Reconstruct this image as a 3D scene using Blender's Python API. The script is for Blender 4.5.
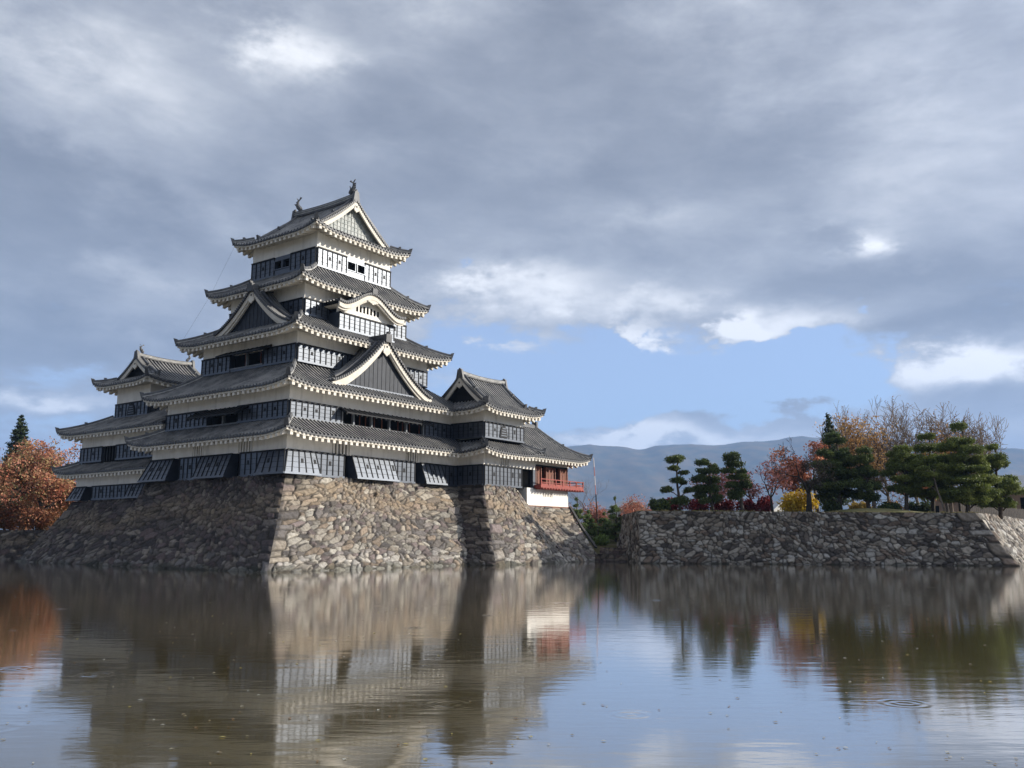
import bpy, math, random
import numpy as np
from mathutils import Vector

# ------------------------------------------------------------------ camera, sky, sun, exposure
for _o in list(bpy.data.objects):
    bpy.data.objects.remove(_o)
SC = bpy.context.scene
COL = SC.collection
PI = math.pi
F_PX, Y_HOR, CAM_H = 878.1, 538.2, 2.2
PITCH = math.atan((Y_HOR - 384) / F_PX)
cam = bpy.data.cameras.new('camera')
cam.sensor_width = 36
cam.lens = F_PX / 1024 * 36
cam.clip_end = 60000
cam.clip_start = 0.1
camo = bpy.data.objects.new('camera', cam)
COL.objects.link(camo)
camo.location = (0, 0, CAM_H)
camo.rotation_euler = (PI / 2 + PITCH, 0, 0)
SC.camera = camo

SUN_EL = math.radians(22)
SUN_AZ = math.atan2(0.990, 0.10)          # clockwise from +Y
SUN_DIR = Vector((math.sin(SUN_AZ) * math.cos(SUN_EL), math.cos(SUN_AZ) * math.cos(SUN_EL), math.sin(SUN_EL)))
sl = bpy.data.lights.new('sun', 'SUN')
sl.energy = 5.0
sl.angle = math.radians(0.55)
sl.color = (1.0, 0.93, 0.82)
slo = bpy.data.objects.new('sun', sl)
COL.objects.link(slo)
slo.rotation_euler = SUN_DIR.to_track_quat('Z', 'Y').to_euler()

SC.view_settings.view_transform = 'Standard'
SC.view_settings.look = 'None'
SC.view_settings.gamma = 1
SC.view_settings.exposure = 0.8
SC.view_settings.use_curve_mapping = False
SC.cycles.use_denoising = True
SC.cycles.max_bounces = 6
SC.cycles.volume_bounces = 0
SC.cycles.transparent_max_bounces = 4


def ray(px, py):
    a = (px - 512) / F_PX
    b = (384 - py) / F_PX
    return Vector((a, math.cos(PITCH) - b * math.sin(PITCH), math.sin(PITCH) + b * math.cos(PITCH)))


def at(px, py, Y):
    r = ray(px, py)
    return Vector((0, 0, CAM_H)) + r * (Y / r.y)


class Nodes:
    """small helper to write node trees as expressions"""
    def __init__(s, tree):
        s.t = tree
        s.n = tree.nodes
        s.l = tree.links

    def put(s, inp, v):
        if hasattr(v, 'is_output'):
            s.l.new(v, inp)
        else:
            inp.default_value = v

    def m(s, op, a, b=0.0, c=0.0, clamp=False):
        n = s.n.new('ShaderNodeMath')
        n.operation = op
        n.use_clamp = clamp
        s.put(n.inputs[0], a)
        s.put(n.inputs[1], b)
        s.put(n.inputs[2], c)
        return n.outputs[0]

    def vec(s, x, y, z):
        n = s.n.new('ShaderNodeCombineXYZ')
        for i, v in enumerate((x, y, z)):
            s.put(n.inputs[i], v)
        return n.outputs[0]

    def sep(s, v):
        n = s.n.new('ShaderNodeSeparateXYZ')
        s.put(n.inputs[0], v)
        return n.outputs

    def noise(s, v, scale, detail=5.0, rough=0.55, dist=0.0, out=0):
        n = s.n.new('ShaderNodeTexNoise')
        if v is not None:
            s.put(n.inputs['Vector'], v)
        n.inputs['Scale'].default_value = scale
        n.inputs['Detail'].default_value = detail
        n.inputs['Roughness'].default_value = rough
        n.inputs['Distortion'].default_value = dist
        return n.outputs[out]

    def smooth(s, v, a, b, lo=0.0, hi=1.0):
        n = s.n.new('ShaderNodeMapRange')
        n.interpolation_type = 'SMOOTHSTEP'
        s.put(n.inputs[0], v)
        for i, q in enumerate((a, b, lo, hi)):
            s.put(n.inputs[i + 1], q)
        return n.outputs[0]

    def mix(s, f, a, b, typ='MIX'):
        n = s.n.new('ShaderNodeMix')
        n.data_type = 'RGBA'
        n.blend_type = typ
        s.put(n.inputs[0], f)
        s.put(n.inputs[6], a)
        s.put(n.inputs[7], b)
        return n.outputs[2]

    def vmul(s, v, k):
        n = s.n.new('ShaderNodeVectorMath')
        n.operation = 'MULTIPLY'
        s.put(n.inputs[0], v)
        s.put(n.inputs[1], k)
        return n.outputs[0]

    def coord(s, kind):
        return s.n.new('ShaderNodeTexCoord').outputs[kind]


def build_world():
    w = bpy.data.worlds.new('World')
    SC.world = w
    w.use_nodes = True
    w.cycles.sampling_method = 'MANUAL'
    w.cycles.sample_map_resolution = 1024
    t = w.node_tree
    t.nodes.clear()
    N = Nodes(t)
    sky = t.nodes.new('ShaderNodeTexSky')
    sky.sky_type = 'NISHITA'
    sky.sun_disc = False
    sky.sun_elevation = SUN_EL
    sky.sun_rotation = SUN_AZ
    sky.air_density = 1.0
    sky.dust_density = 0.6
    sky.ozone_density = 2.0
    d = N.coord('Generated')
    x, y, z = N.sep(d)
    zc = N.m('MAXIMUM', z, 0.0)
    k = N.m('ADD', zc, 0.16)
    q = N.vec(N.m('DIVIDE', x, k), N.m('DIVIDE', y, k), 0.0)
    az = N.m('MULTIPLY', N.m('ARCTAN2', x, y), 180 / PI)
    el = N.m('MULTIPLY', N.m('ARCSINE', z), 180 / PI)
    nA = N.noise(q, 0.75, 7, 0.56, 0.15)
    nB = N.noise(q, 2.6, 8, 0.6, 0.2)
    sph = N.vec(N.m('MULTIPLY', az, 0.045), N.m('MULTIPLY', el, 0.085), 3.7)
    nC = N.noise(sph, 1.4, 8, 0.58, 0.1)
    nD = N.noise(sph, 4.5, 7, 0.6, 0.0)
    nE = N.noise(sph, 2.2, 6, 0.55, 0.0)
    nF = N.noise(N.vec(N.m('MULTIPLY', az, 0.06), N.m('MULTIPLY', N.m('ADD', el, N.m('MULTIPLY', az, 0.12)), 0.17), 9.1), 2.6, 9, 0.62, 0.35)
    azw = N.m('ADD', az, N.m('ADD', N.m('MULTIPLY', N.m('SUBTRACT', nD, 0.5), 9.0), N.m('MULTIPLY', N.m('SUBTRACT', nE, 0.5), 9.0)))
    elw = N.m('ADD', el, N.m('ADD', N.m('MULTIPLY', N.m('SUBTRACT', nE, 0.5), -3.0), N.m('MULTIPLY', N.m('SUBTRACT', nC, 0.5), 7.0)))
    elw = N.m('ADD', elw, N.m('MULTIPLY', N.m('SUBTRACT', nD, 0.5), 4.0))

    def ang(px, py):
        r = ray(px, py).normalized()
        return math.degrees(math.atan2(r.x, r.y)), math.degrees(math.asin(r.z))

    nG = N.noise(sph, 9.0, 6, 0.62, 0.0)
    az2 = N.m('ADD', N.m('MULTIPLY', N.m('ADD', azw, az), 0.5), N.m('MULTIPLY', N.m('SUBTRACT', nG, 0.5), 6.5))
    el2 = N.m('ADD', N.m('ADD', N.m('MULTIPLY', elw, 0.75), N.m('MULTIPLY', el, 0.25)), N.m('MULTIPLY', N.m('SUBTRACT', nG, 0.5), -3.2))

    def blobs(lst, azw=azw, elw=elw):
        tot = None
        for px, py, sx, sy, wt in lst:
            a0, e0 = ang(px, py)
            sa, se = sx / 878 * 57.3, sy / 878 * 57.3
            g = N.m('ADD', N.m('POWER', N.m('MULTIPLY', N.m('SUBTRACT', azw, a0), 1 / sa), 2.0),
                    N.m('POWER', N.m('MULTIPLY', N.m('SUBTRACT', elw, e0), 1 / se), 2.0))
            g = N.m('MULTIPLY', N.m('EXPONENT', N.m('MULTIPLY', g, -1.0)), wt)
            tot = g if tot is None else N.m('ADD', tot, g)
        return tot

    gaps = blobs([(560, 372, 160, 44, 1.0), (455, 335, 70, 34, 0.6), (720, 380, 140, 42, 0.9), (840, 395, 90, 34, 0.55), (575, 318, 26, 9, 0.45), (700, 300, 24, 9, 0.4), (780, 345, 40, 9, 0.5),
                  (600, 420, 150, 25, 0.5), (492, 268, 18, 6, 0.45), (225, -6, 40, 8, 0.3), (45, 385, 70, 14, 0.35),
                  (870, 316, 16, 6, 0.5), (320, 480, 300, 25, 0.3), (40, 430, 60, 14, 0.4)])
    white = blobs([(530, 292, 75, 19, 0.95), (640, 342, 30, 20, 1.0), (665, 300, 60, 18, 0.8), (735, 328, 28, 13, 0.9),
                   (800, 328, 70, 14, 0.85), (872, 245, 34, 15, 0.85), (960, 372, 65, 18, 1.0), (1000, 352, 60, 10, 0.6),
                   (650, 432, 42, 11, 0.95), (760, 428, 90, 22, 0.35), (300, 45, 60, 24, 0.75), (110, 70, 120, 50, 0.5), (140, 270, 50, 18, 0.5),
                   (30, 407, 60, 7, 0.8), (455, 40, 90, 60, 0.15), (680, 225, 60, 16, 0.35), (900, 180, 130, 60, 0.2), (455, 375, 40, 22, 0.5), (575, 445, 60, 6, 0.6), (720, 436, 160, 8, 0.45), (500, 335, 50, 10, 0.4), (590, 372, 40, 9, 0.35), (700, 352, 40, 9, 0.4), (820, 365, 50, 10, 0.4)], az2, el2)
    dark = blobs([(590, 60, 190, 65, 0.75), (90, 225, 130, 34, 1.0), (10, 165, 80, 22, 0.8), (720, 150, 190, 50, 0.55), (510, 190, 120, 40, 0.5), (70, 340, 150, 30, 0.7),
                  (760, 425, 90, 22, 0.55), (990, 400, 60, 14, 0.6), (860, 290, 110, 14, 0.4), (300, 140, 120, 40, 0.3), (930, 330, 60, 14, 0.4)])
    cov = N.m('ADD', N.m('SUBTRACT', 0.86, N.m('MULTIPLY', gaps, 0.95)), N.m('MULTIPLY', white, 0.62))
    cov = N.m('ADD', cov, N.m('MULTIPLY', N.m('SUBTRACT', nC, 0.5), 0.5))
    cov = N.m('ADD', cov, N.m('MULTIPLY', N.m('SUBTRACT', nB, 0.5), 0.5))
    cov = N.m('ADD', cov, N.m('MULTIPLY', blobs([(760, 430, 90, 22, 0.7)]), 1.0))
    cov = N.m('ADD', cov, N.m('MULTIPLY', N.m('SUBTRACT', nF, 0.5), 0.75))
    cmask = N.smooth(cov, 0.34, 0.70)
    tone = N.m('ADD', 0.43, N.m('MULTIPLY', N.m('SUBTRACT', nA, 0.5), 0.75))
    tone = N.m('ADD', tone, N.m('MULTIPLY', N.m('SUBTRACT', nC, 0.5), 0.75))
    tone = N.m('ADD', tone, N.m('MULTIPLY', N.m('SUBTRACT', nD, 0.5), 0.40))
    tone = N.m('ADD', tone, N.m('MULTIPLY', N.m('SUBTRACT', nF, 0.5), 0.42))
    tone = N.m('ADD', tone, N.m('MULTIPLY', white, 0.62))
    tone = N.m('SUBTRACT', tone, N.m('MULTIPLY', dark, 0.30))
    ramp = t.nodes.new('ShaderNodeValToRGB')
    cr = ramp.color_ramp
    cr.interpolation = 'B_SPLINE'
    cr.elements[0].position = 0.0
    cr.elements[0].color = (0.150, 0.165, 0.200, 1)
    cr.elements[1].position = 1.0
    cr.elements[1].color = (0.92, 0.925, 0.94, 1)
    for p_, c_ in ((0.3, (0.240, 0.259, 0.304, 1)), (0.55, (0.358, 0.380, 0.428, 1)), (0.78, (0.57, 0.585, 0.615, 1))):
        e_ = cr.elements.new(p_)
        e_.color = c_
    N.put(ramp.inputs[0], tone)
    glow_v = t.nodes.new('ShaderNodeVectorMath')
    glow_v.operation = 'DOT_PRODUCT'
    t.links.new(d, glow_v.inputs[0])
    glow_v.inputs[1].default_value = (math.sin(SUN_AZ) * 0.79, math.cos(SUN_AZ) * 0.79, 0.613)
    glow = N.m('EXPONENT', N.m('MULTIPLY', N.m('SUBTRACT', glow_v.outputs['Value'], 1.0), 8.0))   # unseen bright patch added above the sun to lift south walls and panels
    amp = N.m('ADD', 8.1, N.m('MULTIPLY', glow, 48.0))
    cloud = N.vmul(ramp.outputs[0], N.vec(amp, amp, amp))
    blue = N.mix(0.36, N.vmul(sky.outputs[0], (0.62, 0.80, 1.12)), (5.2, 5.7, 6.6, 1))
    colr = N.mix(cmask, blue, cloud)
    bg = t.nodes.new('ShaderNodeBackground')
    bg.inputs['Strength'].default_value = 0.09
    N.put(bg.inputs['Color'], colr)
    out = t.nodes.new('ShaderNodeOutputWorld')
    t.links.new(bg.outputs[0], out.inputs[0])


build_world()


# ------------------------------------------------------------------ helpers: meshes, materials, tagging
def rgb(c):
    return (c[0], c[1], c[2], 1.0)


def material(name, base, rough=0.6, var=None, scale=3.0, spec=0.5, bump=0.0, bscale=20.0, attr=None, coat=0.0, streak=None, transl=0.0, metal=0.0):
    m = bpy.data.materials.new(name)
    m.use_nodes = True
    t = m.node_tree
    N = Nodes(t)
    b = t.nodes['Principled BSDF']
    b.inputs['Roughness'].default_value = rough
    b.inputs['Specular IOR Level'].default_value = spec
    b.inputs['Coat Weight'].default_value = coat
    b.inputs['Metallic'].default_value = metal
    b.inputs['Coat Roughness'].default_value = 0.3
    co = N.coord('Object')
    if attr:
        a = t.nodes.new('ShaderNodeAttribute')
        a.attribute_name = attr
        c = a.outputs[0]
        if var is not None:
            n = N.noise(co, scale, 6, 0.6)
            c = N.mix(N.smooth(n, 0.35, 0.7), c, N.mix(1.0, c, rgb(var), 'MULTIPLY'))
    elif var is not None:
        n = N.noise(co, scale, 6, 0.62)
        c = N.mix(N.smooth(n, 0.32, 0.68), rgb(base), rgb(var))
    else:
        c = None
    if streak:
        sx, sy, sz = N.sep(co)
        v = N.vec(N.m('MULTIPLY', sx, streak[1]), N.m('MULTIPLY', sy, streak[1]), N.m('MULTIPLY', sz, streak[2]))
        n2 = N.noise(v, 1.0, 5, 0.6)
        c = N.mix(N.smooth(n2, 0.48, 0.78, 0.0, streak[3]), c if c is not None else rgb(base), rgb(streak[0]))
    if c is None:
        b.inputs['Base Color'].default_value = rgb(base)
    else:
        t.links.new(c, b.inputs['Base Color'])
    if bump > 0:
        bn = t.nodes.new('ShaderNodeBump')
        bn.inputs['Strength'].default_value = bump
        bn.inputs['Distance'].default_value = 0.05
        t.links.new(N.noise(co, bscale, 5, 0.6), bn.inputs['Height'])
        t.links.new(bn.outputs[0], b.inputs['Normal'])
    if transl > 0:
        tr = t.nodes.new('ShaderNodeBsdfTranslucent')
        if c is not None:
            t.links.new(c, tr.inputs[0])
        else:
            tr.inputs[0].default_value = rgb(base)
        mx = t.nodes.new('ShaderNodeMixShader')
        mx.inputs[0].default_value = transl
        t.links.new(b.outputs[0], mx.inputs[1])
        t.links.new(tr.outputs[0], mx.inputs[2])
        t.links.new(mx.outputs[0], t.nodes['Material Output'].inputs[0])
    return m


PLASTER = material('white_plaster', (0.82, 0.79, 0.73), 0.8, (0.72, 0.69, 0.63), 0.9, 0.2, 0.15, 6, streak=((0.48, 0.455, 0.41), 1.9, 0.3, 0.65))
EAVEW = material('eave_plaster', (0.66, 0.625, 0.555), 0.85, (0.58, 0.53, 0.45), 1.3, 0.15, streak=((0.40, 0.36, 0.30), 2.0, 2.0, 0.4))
BOARD = material('lacquered_boards', (0.013, 0.016, 0.026), 0.42, (0.040, 0.047, 0.062), 0.7, 0.95, 0.10, 9, streak=((0.045, 0.053, 0.068), 7.0, 1.3, 0.5))
BOARD.node_tree.nodes['Principled BSDF'].inputs['Specular Tint'].default_value = (0.80, 0.88, 1.0, 1)
BLACK = material('black_wood', (0.007, 0.008, 0.010), 0.6, (0.012, 0.013, 0.015), 2.0, 0.2)
DARKIN = material('dark_interior', (0.006, 0.006, 0.006), 0.9, spec=0.0)
GABLEB = material('gable_boards', (0.018, 0.022, 0.030), 0.6, (0.030, 0.035, 0.045), 2.0, 0.28, streak=((0.05, 0.056, 0.068), 6.0, 0.8, 0.5))
TILE = material('roof_tiles', (0.040, 0.042, 0.047), 0.55, (0.075, 0.075, 0.078), 1.1, 0.4, 0.25, 14)
TILER = material('tile_rolls', (0.085, 0.085, 0.088), 0.55, (0.25, 0.243, 0.228), 0.75, 0.4, 0.3, 14, streak=((0.34, 0.33, 0.31), 4.5, 4.5, 0.6))
TILED = material('ridge_tiles', (0.050, 0.052, 0.058), 0.55, (0.12, 0.12, 0.12), 1.6, 0.4, 0.3, 10)
MORTAR = material('ridge_mortar', (0.42, 0.41, 0.39), 0.8, (0.25, 0.25, 0.24), 2.0, 0.2)
REDWOOD = material('vermilion_lacquer', (0.31, 0.058, 0.040), 0.6, (0.20, 0.040, 0.030), 2.5, 0.3, streak=((0.12, 0.035, 0.028), 4, 2, 0.6))
BROWNRED = material('reddish_timber', (0.20, 0.068, 0.036), 0.6, (0.13, 0.045, 0.028), 2.5, 0.3, streak=((0.08, 0.03, 0.02), 5, 0.8, 0.5))
GREYWOOD = material('weathered_post', (0.20, 0.21, 0.23), 0.6, (0.13, 0.14, 0.15), 3.0, 0.3)
LATTICE = material('gable_lattice', (0.20, 0.225, 0.215), 0.6, (0.36, 0.37, 0.35), 1.6, 0.4, streak=((0.42, 0.43, 0.41), 5, 2.5, 0.5))
STONE = material('rubble_stone', (0.3, 0.3, 0.3), 0.85, (0.62, 0.60, 0.58), 4.5, 0.25, 0.5, 7, attr='Col')
BARK = material('bark', (0.060, 0.048, 0.040), 0.9, (0.11, 0.092, 0.078), 5.0, 0.15, 0.5, 12)
BARKD = material('dark_bark', (0.022, 0.018, 0.016), 0.9, (0.05, 0.042, 0.036), 4.0, 0.15, 0.5, 12)
BARKP = material('pale_bark', (0.13, 0.105, 0.085), 0.9, (0.21, 0.18, 0.15), 5.0, 0.15, 0.5, 12)
BARKT = material('twig_bark', (0.135, 0.100, 0.075), 0.9, (0.21, 0.165, 0.13), 4.0, 0.15)
LEAF = material('leaves', (0.1, 0.1, 0.1), 0.6, None, 1, 0.25, attr='Col', transl=0.25)
NEEDLE = material('pine_needles', (0.1, 0.1, 0.1), 0.6, None, 1, 0.25, attr='Col', transl=0.30)


def new_mesh(name, verts, faces, mats, midx=None, cols=None, smooth=False):
    me = bpy.data.meshes.new(name)
    if isinstance(faces, np.ndarray):
        v = np.asarray(verts, dtype=np.float32)
        me.vertices.add(len(v))
        me.vertices.foreach_set('co', v.ravel())
        nf, k = faces.shape
        me.loops.add(nf * k)
        me.loops.foreach_set('vertex_index', faces.astype(np.int32).ravel())
        me.polygons.add(nf)
        me.polygons.foreach_set('loop_start', np.arange(0, nf * k, k, dtype=np.int32))
        me.polygons.foreach_set('loop_total', np.full(nf, k, dtype=np.int32))
        me.update(calc_edges=True)
    else:
        me.from_pydata([tuple(p) for p in verts], [], faces)
        me.update()
    for m in mats:
        me.materials.append(m)
    if midx is not None and len(mats) > 1:
        me.polygons.foreach_set('material_index', np.asarray(midx, dtype=np.int32))
    if smooth:
        me.polygons.foreach_set('use_smooth', np.ones(len(me.polygons), dtype=bool))
    if cols is not None:
        a = me.color_attributes.new('Col', 'FLOAT_COLOR', 'POINT')
        c = np.ones((len(me.vertices), 4), dtype=np.float32)
        c[:, :3] = cols
        a.data.foreach_set('color', c.ravel())
    me.validate()
    return me


def link(name, me, parent=None):
    o = bpy.data.objects.new(name, me)
    COL.objects.link(o)
    if parent is not None:
        o.parent = parent
    return o


def tag(o, label=None, cat=None, group=None, kind=None):
    if label:
        o['label'] = label
    if cat:
        o['category'] = cat
    if group:
        o['group'] = group
    if kind:
        o['kind'] = kind
    return o


def thing(name, loc, rz, label, cat, group=None):
    o = bpy.data.objects.new(name, None)
    COL.objects.link(o)
    if isinstance(loc, tuple) and len(loc) == 2:
        loc, q = loc
        o.scale = (q, q, q)
    o.location = loc
    o.rotation_euler = (0, 0, rz)
    o.empty_display_size = 0.5
    return tag(o, label, cat, group)


class Frame:
    """s along a face, o outward from it, z up"""
    def __init__(f, org, ax, n):
        f.o = Vector((org[0], org[1], 0))
        f.ax = Vector((ax[0], ax[1], 0))
        f.n = Vector((n[0], n[1], 0))

    def __call__(f, s, o, z):
        return f.o + f.ax * s + f.n * o + Vector((0, 0, z))


class MB:
    def __init__(b):
        b.v = []
        b.f = []
        b.mi = []

    def face(b, idx, m=0):
        b.f.append(idx)
        b.mi.append(m)

    def poly(b, pts, m=0):
        i = len(b.v)
        b.v += [Vector(p) for p in pts]
        b.face(list(range(i, i + len(pts))), m)

    def hexa(b, p, m=0):
        i = len(b.v)
        b.v += [Vector(q) for q in p]
        for q in ((0, 3, 2, 1), (4, 5, 6, 7), (0, 1, 5, 4), (1, 2, 6, 5), (2, 3, 7, 6), (3, 0, 4, 7)):
            b.face([i + k for k in q], m)

    def box(b, F, s0, s1, o0, o1, z0, z1, m=0):
        b.hexa([F(s0, o0, z0), F(s1, o0, z0), F(s1, o1, z0), F(s0, o1, z0),
                F(s0, o0, z1), F(s1, o0, z1), F(s1, o1, z1), F(s0, o1, z1)], m)

    def shear(b, F, s0, s1, ob, ot, z0, z1, m=0, s0b=None, s1b=None):
        """box whose outward extent is ob=(o0,o1) at the bottom and ot at the top"""
        a = s0 if s0b is None else s0b
        c = s1 if s1b is None else s1b
        b.hexa([F(s0, ob[0], z0), F(s1, ob[0], z0), F(c, ob[1], z0), F(a, ob[1], z0),
                F(s0, ot[0], z1), F(s1, ot[0], z1), F(s1, ot[1], z1), F(s0, ot[1], z1)], m)

    def sweep(b, pts, w, h, m=0, up=Vector((0, 0, 1)), z0=0.0, rnd=True):
        """a ridge-like bar of width w and height h standing on the polyline"""
        n = len(pts)
        pts = [Vector(p) for p in pts]
        if rnd:
            sec = [(-0.5, 0), (-0.5, 0.7), (-0.25, 1.0), (0.25, 1.0), (0.5, 0.7), (0.5, 0)]
        else:
            sec = [(-0.5, 0), (-0.5, 1), (0.5, 1), (0.5, 0)]
        k = len(sec)
        i0 = len(b.v)
        for i, p in enumerate(pts):
            d = (pts[min(i + 1, n - 1)] - pts[max(i - 1, 0)]).normalized()
            sd = d.cross(up).normalized()
            u2 = sd.cross(d).normalized()
            for a, c in sec:
                b.v.append(p + sd * (a * w) + u2 * (c * h + z0))
        for i in range(n - 1):
            for j in range(k):
                j2 = (j + 1) % k
                b.face([i0 + i * k + j, i0 + i * k + j2, i0 + (i + 1) * k + j2, i0 + (i + 1) * k + j], m)
        b.face([i0 + j for j in range(k)][::-1], m)
        b.face([i0 + (n - 1) * k + j for j in range(k)], m)

    def tube(b, pts, rad, sides=5, m=0):
        pts = [Vector(p) for p in pts]
        n = len(pts)
        i0 = len(b.v)
        for i, p in enumerate(pts):
            d = (pts[min(i + 1, n - 1)] - pts[max(i - 1, 0)])
            if d.length < 1e-6:
                d = Vector((0, 0, 1))
            d.normalize()
            ref = Vector((1, 0, 0)) if abs(d.x) < 0.8 else Vector((0, 1, 0))
            a = d.cross(ref).normalized()
            c = d.cross(a)
            r = rad[i] if hasattr(rad, '__len__') else rad
            for j in range(sides):
                t = 2 * PI * j / sides
                b.v.append(p + a * (r * math.cos(t)) + c * (r * math.sin(t)))
        for i in range(n - 1):
            for j in range(sides):
                j2 = (j + 1) % sides
                b.face([i0 + i * sides + j, i0 + i * sides + j2, i0 + (i + 1) * sides + j2, i0 + (i + 1) * sides + j], m)
        b.face([i0 + (n - 1) * sides + j for j in range(sides)], m)
        b.face([i0 + j for j in range(sides)][::-1], m)

    def clip(b, planes):
        import bmesh
        bm = bmesh.new()
        vs = [bm.verts.new(p) for p in b.v]
        bm.verts.ensure_lookup_table()
        for f, mi in zip(b.f, b.mi):
            try:
                q = bm.faces.new([vs[i] for i in f])
                q.material_index = mi
            except ValueError:
                pass
        for co, no in planes:
            bmesh.ops.bisect_plane(bm, geom=bm.verts[:] + bm.edges[:] + bm.faces[:], plane_co=co, plane_no=no, clear_outer=True)
        bm.verts.index_update()
        b.v = [v.co.copy() for v in bm.verts]
        b.f = [[v.index for v in f.verts] for f in bm.faces]
        b.mi = [f.material_index for f in bm.faces]
        bm.free()

    def build(b, name, mats, parent=None, smooth=False):
        if not isinstance(mats, (list, tuple)):
            mats = [mats]
        return link(name, new_mesh(name, b.v, b.f, mats, b.mi, None, smooth), parent)


# ------------------------------------------------------------------ roofs
def tile_columns(lo, hi, period=0.40):
    n = max(1, int(round((hi - lo) / period)))
    p = (hi - lo) / n
    out = []
    for i in range(n):
        b = lo + i * p
        out += [(b, 0.0), (b + 0.50 * p, 0.0), (b + 0.58 * p, 0.13), (b + 0.92 * p, 0.13)]
    out.append((hi, 0.0))
    return out


def tile_sheet(mb, cols, pt, rows, lip=0.16, skip=()):
    """pt(c, t) -> position; cols = [(c, height of the tile profile)]"""
    i0 = len(mb.v)
    R = rows + 2
    for c, h in cols:
        p0 = pt(c, 0.0)
        mb.v.append(p0 + Vector((0, 0, h * 0.7 - lip)))
        for r in range(rows + 1):
            mb.v.append(pt(c, r / rows) + Vector((0, 0, h)))
    for i in range(len(cols) - 1):
        if any(cols[i][0] <= g <= cols[i + 1][0] for g in skip):
            continue
        for r in range(R - 1):
            a = i0 + i * R + r
            c = a + R
            mb.face([a, c, c + 1, a + 1], 1 if (r > 0 and cols[i][1] > 0) else 0)  # rolls lighter, pans darker: occlusion and dirt both put into the tile colour


class Roof:
    """hip, skirt or hip-and-gable roof over a rectangle; d is the plan distance inward from the eave"""
    def __init__(r, cx, cy, hx, hy, ze, a, b, d_in=None, lift=0.42, reach=3.4, gable=None, axis='x', ky=1.0):
        r.ky = ky
        r.cx, r.cy, r.hx, r.hy, r.ze, r.a, r.b = cx, cy, hx, hy, ze, a, b
        r.lift, r.reach, r.gable, r.axis = lift, reach, gable, axis
        r.d_in = d_in if d_in is not None else min(hx, hy)

    def prof(r, d):
        return r.a * d + r.b * d * d

    def z(r, e, d):
        q = max(0.0, 1 - e / r.reach)
        return r.ze + r.prof(d) + r.lift * q * q

    def sides(r):
        c = (r.cx, r.cy)
        # name, frame at centre, half length, distance to the eave
        return {'S': (Frame(c, (1, 0), (0, -1)), r.hx, r.hy), 'N': (Frame(c, (-1, 0), (0, 1)), r.hx, r.hy),
                'W': (Frame(c, (0, -1), (-1, 0)), r.hy, r.hx), 'E': (Frame(c, (0, 1), (1, 0)), r.hy, r.hx)}

    def build(r, keep, mb, mbe, which='SWNE', wall_d=1.5, rows=7, clip=None):
        for nm, (F, half, D) in r.sides().items():
            if nm not in which:
                continue
            endside = (r.gable is not None) and ((nm in 'WE') == (r.axis == 'x'))
            main = (r.gable is not None) and not endside

            ke = r.ky if nm in 'WE' else 1.0
            ki = 1.0 / r.ky if nm in 'SN' else 1.0

            def dmax(s):
                e = (half - abs(s)) * ke
                if endside:
                    return min(e, r.gable + 0.25)
                if main:
                    return D if abs(s) <= half - r.gable else e
                return min(e, r.d_in)
            skip = []
            cols = tile_columns(-half, half)
            if main:
                g = half - r.gable
                cols = tile_columns(-half, -g) + tile_columns(-g + 1e-4, g - 1e-4) + tile_columns(g, half)
                skip = [-g + 5e-5, g - 5e-5]

            def pt(s, t):
                d = dmax(s) * t
                return F(s, D - d * ki, r.z((half - abs(s)) * ke, d))
            sub = MB()
            tile_sheet(sub, cols, pt, rows, skip=skip)
            # eave: white band, soffit and rafters
            sube = MB()
            n = max(6, int(2 * half / 0.8))
            ss = [-half + 0.12 + (2 * half - 0.24) * i / n for i in range(n + 1)]
            prev = None
            for s in ss:
                e = (half - abs(s)) * ke
                zt = r.z(e, 0) - 0.15
                din = min(max(e - 0.1, 0.12), wall_d + 0.3)
                cur = [F(s, D - 0.10, zt + 0.03), F(s, D - 0.10, zt - 0.11), F(s, D - 0.30, zt - 0.11), F(s, D - 0.30, zt + 0.02),
                       F(s, D - max(din, 0.4), zt + 0.02 + r.prof(din) * 0.55)]
                if prev:
                    for k in range(4):
                        sube.poly([prev[k], cur[k], cur[k + 1], prev[k + 1]])
                prev = cur
            nr = max(4, int(2 * half / 0.62))
            for i in range(nr):
                s = -half + 0.35 + (2 * half - 0.7) * (i + 0.5) / nr
                e = half - abs(s)
                zt = r.z(e, 0) - 0.30
                din = min(max(e, 0.5), wall_d + 0.2)
                rise = r.prof(din) * 0.55
                w = 0.135
                sube.hexa([F(s - w, D - din, zt - 0.26 + rise), F(s + w, D - din, zt - 0.26 + rise), F(s + w, D - 0.13, zt - 0.22), F(s - w, D - 0.13, zt - 0.22),
                           F(s - w, D - din, zt + 0.18 + rise), F(s + w, D - din, zt + 0.18 + rise), F(s + w, D - 0.13, zt + 0.02), F(s - w, D - 0.13, zt + 0.02)])
            if clip and nm in clip:
                sub.clip(clip[nm])
                sube.clip(clip[nm])
            for dst, src in ((mb, sub), (mbe, sube)):
                i0 = len(dst.v)
                dst.v += src.v
                dst.f += [[i0 + k for k in f] for f in src.f]
                dst.mi += src.mi

    def hip_line(r, sx, sy, d0, d1, n=8, out=0.0):
        pts = []
        for i in range(n + 1):
            d = d0 + (d1 - d0) * i / n
            pts.append(Vector((r.cx + sx * (r.hx - d), r.cy + sy * (r.hy - d / r.ky), r.z(d, d) + 0.03)))
        return pts


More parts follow.
